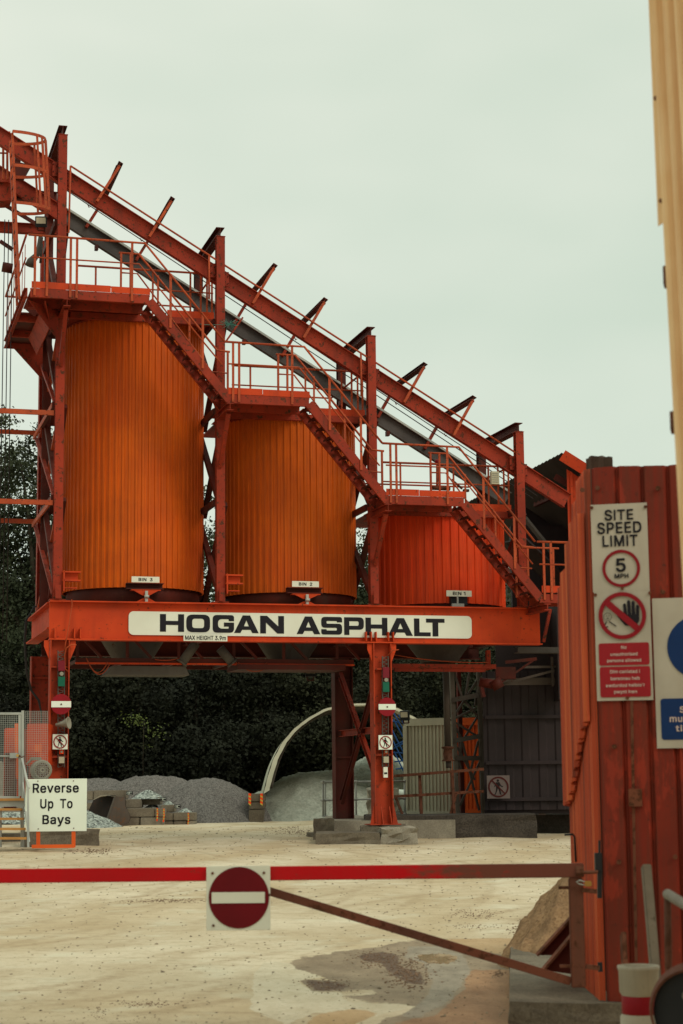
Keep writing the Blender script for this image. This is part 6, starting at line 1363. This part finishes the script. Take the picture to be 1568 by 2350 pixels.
MB().disc(c + FWv * (rr - (Hs(9, 905, 1435) - Hs(9, 745, 1435)).length), rr, .003, FN, ZD, 48).build('blue_disc', sblue, sp)
plate_from(sp, 'text_panel', 9, 698, 1790, 980, 2070, sblue, .004, .003, .02)
m = MB()
for s_, x0_, x1_, y0_, y1_ in (('S', 830, 868, 1843, 1886), ('mu', 762, 850, 1916, 1950), ('ti', 802, 850, 1972, 2015)):
    a, b = Hs(9, x0_, y0_, .007), Hs(9, x1_, y1_, .007); put_flat(m, text_mesh(s_, .002), (a + b) / 2, FWv, FN, (b - a).dot(FWv), a.z - b.z)
m.build('lettering', pale_t, sp)
# latch ironwork on the corner
t = thing('gate_latch', 'black latch bar and bent rod on the hoarding corner', 'latch', W(1372, 2060, 12.75))
m = MB(); m.box(W(*K(8, 840, 700), 12.8), (.045, .05, .12)); m.bar(W(*K(8, 852, 515), 12.8), W(*K(8, 852, 640), 12.8), .015, .015, AXW[1]); m.bar(W(*K(8, 853, 760), 12.8), W(*K(8, 853, 1010), 12.8), .03, .03, AXW[1]); m.bar(W(*K(8, 855, 1560), 12.8), W(*K(8, 860, 1640), 12.8), .03, .03, AXW[1]); m.build('bar', blackp, t)
m = MB(); m.tube([W(*K(8, 553, 468), 14.0), W(*K(8, 625, 465), 14.0), W(*K(8, 640, 490), 14.0), W(*K(8, 650, 700), 14.0)], .009, 6); m.build('rod', blackp, t)

# ================================================================== CREAM BUILDING EDGE
cb = thing('cream_building', 'cream corrugated building side along the right picture edge', 'building', (1.5, 8, 0))
tp = W(1494, -40, 8.0); bt = W(1562, 1210, 8.0); slx = (bt.x - tp.x) / (bt.z - tp.z)
zz0, zz1 = .0, tp.z + .8; xb0 = bt.x + slx * (zz0 - bt.z); lean = Vector((slx, 0, 1))
CDV = Vector((.30, -.954, 0)); CNV = Vector((-.954, -.30, 0))
def cream_strip(mat, name, width=.95, z0_=0., z1_=zz1, rib=.034, pitch=.105):
    m = MB(); pr = []; nrib = int(round(width / pitch))
    for i in range(nrib):
        for f, d in ((0, 0), (.10, 0), (.22, rib * .8), (.32, rib), (.55, rib), (.66, rib * .8), (.78, 0)): pr.append(((i + f) * pitch, d))
    pr.append((width, 0)); n = len(pr); vs = []
    for o_ in (0, -.02):
        for z in (z0_, z1_):
            for w_, d in pr: vs.append(Vector((xb0 + slx * z + .01, 8.0, z)) + CDV * w_ + CNV * (d + o_))
    fs = []
    for i in range(n - 1): fs += [(i, i + 1, n + i + 1, n + i), (2 * n + i, 3 * n + i, 3 * n + i + 1, 2 * n + i + 1)]
    fs += [(0, n, 3 * n, 2 * n)]
    m.add(vs, fs, False); return m.build(name, mat, cb)
cream_strip(cream, 'wall_sheet')
m = MB(); m.box((5.2, 2.3, 4.0), (6.2, 9.2, 8.2)); m.build('unseen_building_body', cream, cb)  # unseen rest of the building, extended to shade the hoarding
m = MB(); za = W(1511, 520, 8).z
p0, p1 = W(1489, -30, 8.02), W(1512, 562 - 45, 8.02)
m.prism([p0, p1, p1 + Vector((.045, -.06, .02)), p0 + Vector((.05, -.06, 0))], Vector((0, 1, 0)), .02); m.build('corner_trim', cream, cb)
m = MB(); m.disc(W(1507, 228, 7.99) + Vector((-.004, -.01, 0)), .010, .01, Vector((-.5, -1, 0)).normalized(), ZD, 8); m.disc(W(1519, 463, 7.99) + Vector((-.004, -.01, 0)), .010, .01, Vector((-.5, -1, 0)).normalized(), ZD, 8)
for x, y in ((1530, 636), (1546, 970)): m.lathe(W(x, y, 8.02), [(.001, -.05), (.012, -.05), (.016, -.03), (.016, .05), (.001, .05)], 10)
m.build('bolt', rust_m, cb)

# ================================================================== FOREGROUND: BARRIER GATE
DG = 12.6
def Q(x, y, d=0): return W(x, y, DG + d)
bg_ = thing('barrier_gate', 'long red swing barrier gate with rusty diagonal brace', 'gate', Q(1325, 2265))
za, zb = Q(700, 1987.5).z, Q(700, 2019.5).z
m = MB(); xl, xr = Q(-900, 2000).x, Q(1340, 2000).x
m.box(((xl + xr) / 2, DG, (za + zb) / 2), (xr - xl, .06, za - zb)); m.build('top_rail', gate_r, bg_, bevel=.006)
m = MB(); a, b = Q(1310, 2022), Q(1342, 2266); m.box((a.x + (b.x - a.x) * .45, DG, (zb + b.z) / 2 - .001), (.095, .058, zb - b.z - .004)); m.build('end_post', gate_b, bg_, bevel=.006)
m = MB(); m.bar(Q(560, 2028, .015), Q(1310, 2252, .015), .035, .055); m.build('diagonal_brace', gate_b, bg_, bevel=.004)
m = MB(); m.tube([Q(1330, 1988, -.02), Q(1330, 2010, -.02)], .03, 12); m.tube([Q(1322, 2003, -.05), Q(1372, 2001, -.03)], .012, 8); m.tube([Q(1282, 2037, .02), Q(1312, 2037, .02)], .012, 6); m.bar(Q(1335, 2042, -.03), Q(1368, 2046, -.0), .03, .03); m.bar(Q(1285, 2217, .02), Q(1312, 2217, .02), .02, .02); m.bar(Q(1345, 2218, .0), Q(1376, 2222, .0), .03, .03); m.build('hinge_pin', rust_m, bg_)
t = thing('padlock', 'small brass padlock hanging at the barrier end', 'padlock', Q(1347, 2030))
m = MB(); c = Q(1350, 2028, -.06); m.box(c, (.045, .02, .035)); m.build('body', brass, t, bevel=.004)
m = MB(); m.tube([Q(1343, 2024, -.06), Q(1330, 2020, -.06), Q(1323, 2024, -.06), Q(1330, 2029, -.06), Q(1343, 2031, -.06)], .005, 6); m.build('shackle', galv, t)
t = thing('no_entry_sign', 'square white plate with red no entry disc on the barrier gate', 'sign', Q(548, 2135, -.05))
a, b = Q(474, 1988, -.05), Q(621, 2134, -.05); c = (a + b) / 2; s_ = b.x - a.x
MB().box(c, (s_, .01, a.z - b.z)).build('plate', white_d if False else white_m, t, bevel=.002)
c2 = Q(548.5, 2060, -.056); r_ = (Q(617, 2060).x - Q(479, 2060).x) / 2
rdk = MB().disc(c2 + Vector((0, -.001, 0)), r_, .002, Vector((0, -1, 0)), ZD, 64).build('red_disc', dark_sred, t)
a, b = Q(486, 2048, -.06), Q(608, 2072, -.06); MB().box((a + b) / 2 + Vector((0, -.002, 0)), (b.x - a.x, .002, a.z - b.z)).build('white_bar', white_m, rdk)
m = MB()
for x, y in ((488, 2004), (606, 2003), (618, 2054), (490, 2124)): m.disc(Q(x, y, -.056), .009, .006, Vector((0, -1, 0)), ZD, 8)
m.build('bolt', rust_m, t)
# gate plinth, sand, props
pts = [G(1171, 2300, .03), G(1171, 2165, .03), G(1500, 2165, .03), G(1620, 2300, .03)]
m = MB(); m.prism([Vector((p.x, p.y, -.3)) for p in pts], ZD, .33); m.build('gate_plinth', blk, None, 'worn concrete kerb slab under the gate end and hoarding corner', 'slab', jitter=.006)
sp_ = G(1320, 2150, 0)
heap('sand_heap', G(1345, 2150, .0).x, 17.8, 1.0, 1.8, .98, sand_m, 'heap of brown sand against the hoarding behind the gate end', 51, .055, z0=-.14)
t = thing('steel_props', 'two dark rusty steel angles leaning against the hoarding base behind the gate', 'props', W(1290, 2195, 13.4))
for D0, pl_ in ((14.2, ((1232, 2192), (1316, 2100), (1316, 2192))), (13.7, ((1246, 2226), (1316, 2142), (1316, 2236)))):
    m = MB(); m.prism([W(x, y, D0) for x, y in pl_], Vector((.2, 1, 0)), .03); m.build('web', dark_steel, t)
    m = MB(); a, b = W(*pl_[0], D0), W(*pl_[1], D0); m.bar(a, b, .12, .016, ZD, 0, 0); m.build('flange', rust_m, t)
# ================================================================== FOREGROUND: BUCKET, BOARDS, PIPE RAIL, WHEEL
Db = 10.6
boll_m = paint('bollard_plastic', (.34, .29, .22), (.26, .22, .17), rust=(.10, .07, .05), amt=.64, streak=.5, dirt=(.10, .08, .06), scale=3)
t = thing('marker_post', 'short white plastic bollard with a red band at the bottom right', 'bollard', W(1466, 2420, Db))
c = W(1465, 2215, Db); z_ = c.z; R0 = .112
def zy(y): return W(1465, y, Db).z - z_
m = MB(); m.lathe(c, [(R0 * .9, -.02), (R0 * .92, 0), (R0 * 1.05, -.002), (R0 * 1.05, -.02), (R0 * 1.0, -.03), (R0 * .98, zy(2276)), (R0 * .86, zy(2284)), (R0 * .86, zy(2326)), (R0 * .98, zy(2332)), (R0 * .98, -.55)], 32); m.build('body', boll_m, t)
m = MB(); m.lathe(c, [(R0 * .875, zy(2284)), (R0 * .89, zy(2286)), (R0 * .89, zy(2325)), (R0 * .875, zy(2326))], 32); m.build('red_band', sred, t)
m = MB(); m.lathe(c, [(.001, -.10), (R0 * .9, -.10)], 32); m.build('inner_floor', blackp, t)
m = MB(); m.bar(W(1483, 1987, 11.3), W(1510, 2300, 11.0), .055, .075, AXW[1]); m.build('timber_batten', timber_g, None, 'grey timber batten leaning against the hoarding behind the bollard', 'batten', bevel=.006)
m = MB(); m.bar(W(1430, 2143, 11.8), W(1440, 2330, 11.6), .03, .09, AXW[1]); m.build('board', rust_m, None, 'short brown board leaning behind the bollard', 'board', bevel=.004)
pipe_m = paint('scuffed_pipe', (.22, .19, .15), (.15, .125, .10), amt=.6, scale=3)
t = thing('pipe_barrier', 'grey tubular barrier cut off by the right picture edge', 'barrier', W(1540, 2420, 9.4))
m = MB(); m.tube([W(1532, 2052, 9.4), W(1640, 2118, 8.6)], .026, 12); m.tube([W(1533, 2240, 9.4), W(1570, 2278, 9.2), W(1640, 2350, 8.8)], .026, 12); m.build('rail', pipe_m, t)
m = MB(); m.tube([W(1532, 2050, 9.4), W(1536, 2420, 9.4)], .018, 10); m.build('post', rust_m, t)
t = thing('wheel', 'dark tyred wheel with a faded red guard at the bottom right corner', 'wheel', W(1570, 2430, 9.0))
c = W(1600, 2320, 9.2); nr = Vector((-.35, -.93, 0)).normalized()
m = MB(); m.disc(c, .20, .07, nr, ZD, 40); m.build('tyre', blackp, t)
m = MB(); q1 = ZD.cross(nr).normalized()
pts = [c + nr * .05 + (q1 * math.cos(a) + ZD * math.sin(a)) * .215 for a in np.linspace(1.2, 3.6, 16)]
for p, q_ in zip(pts[:-1], pts[1:]): m.bar(p, q_, .12, .012, (p - c).normalized())
m.build('guard', gate_b, t)
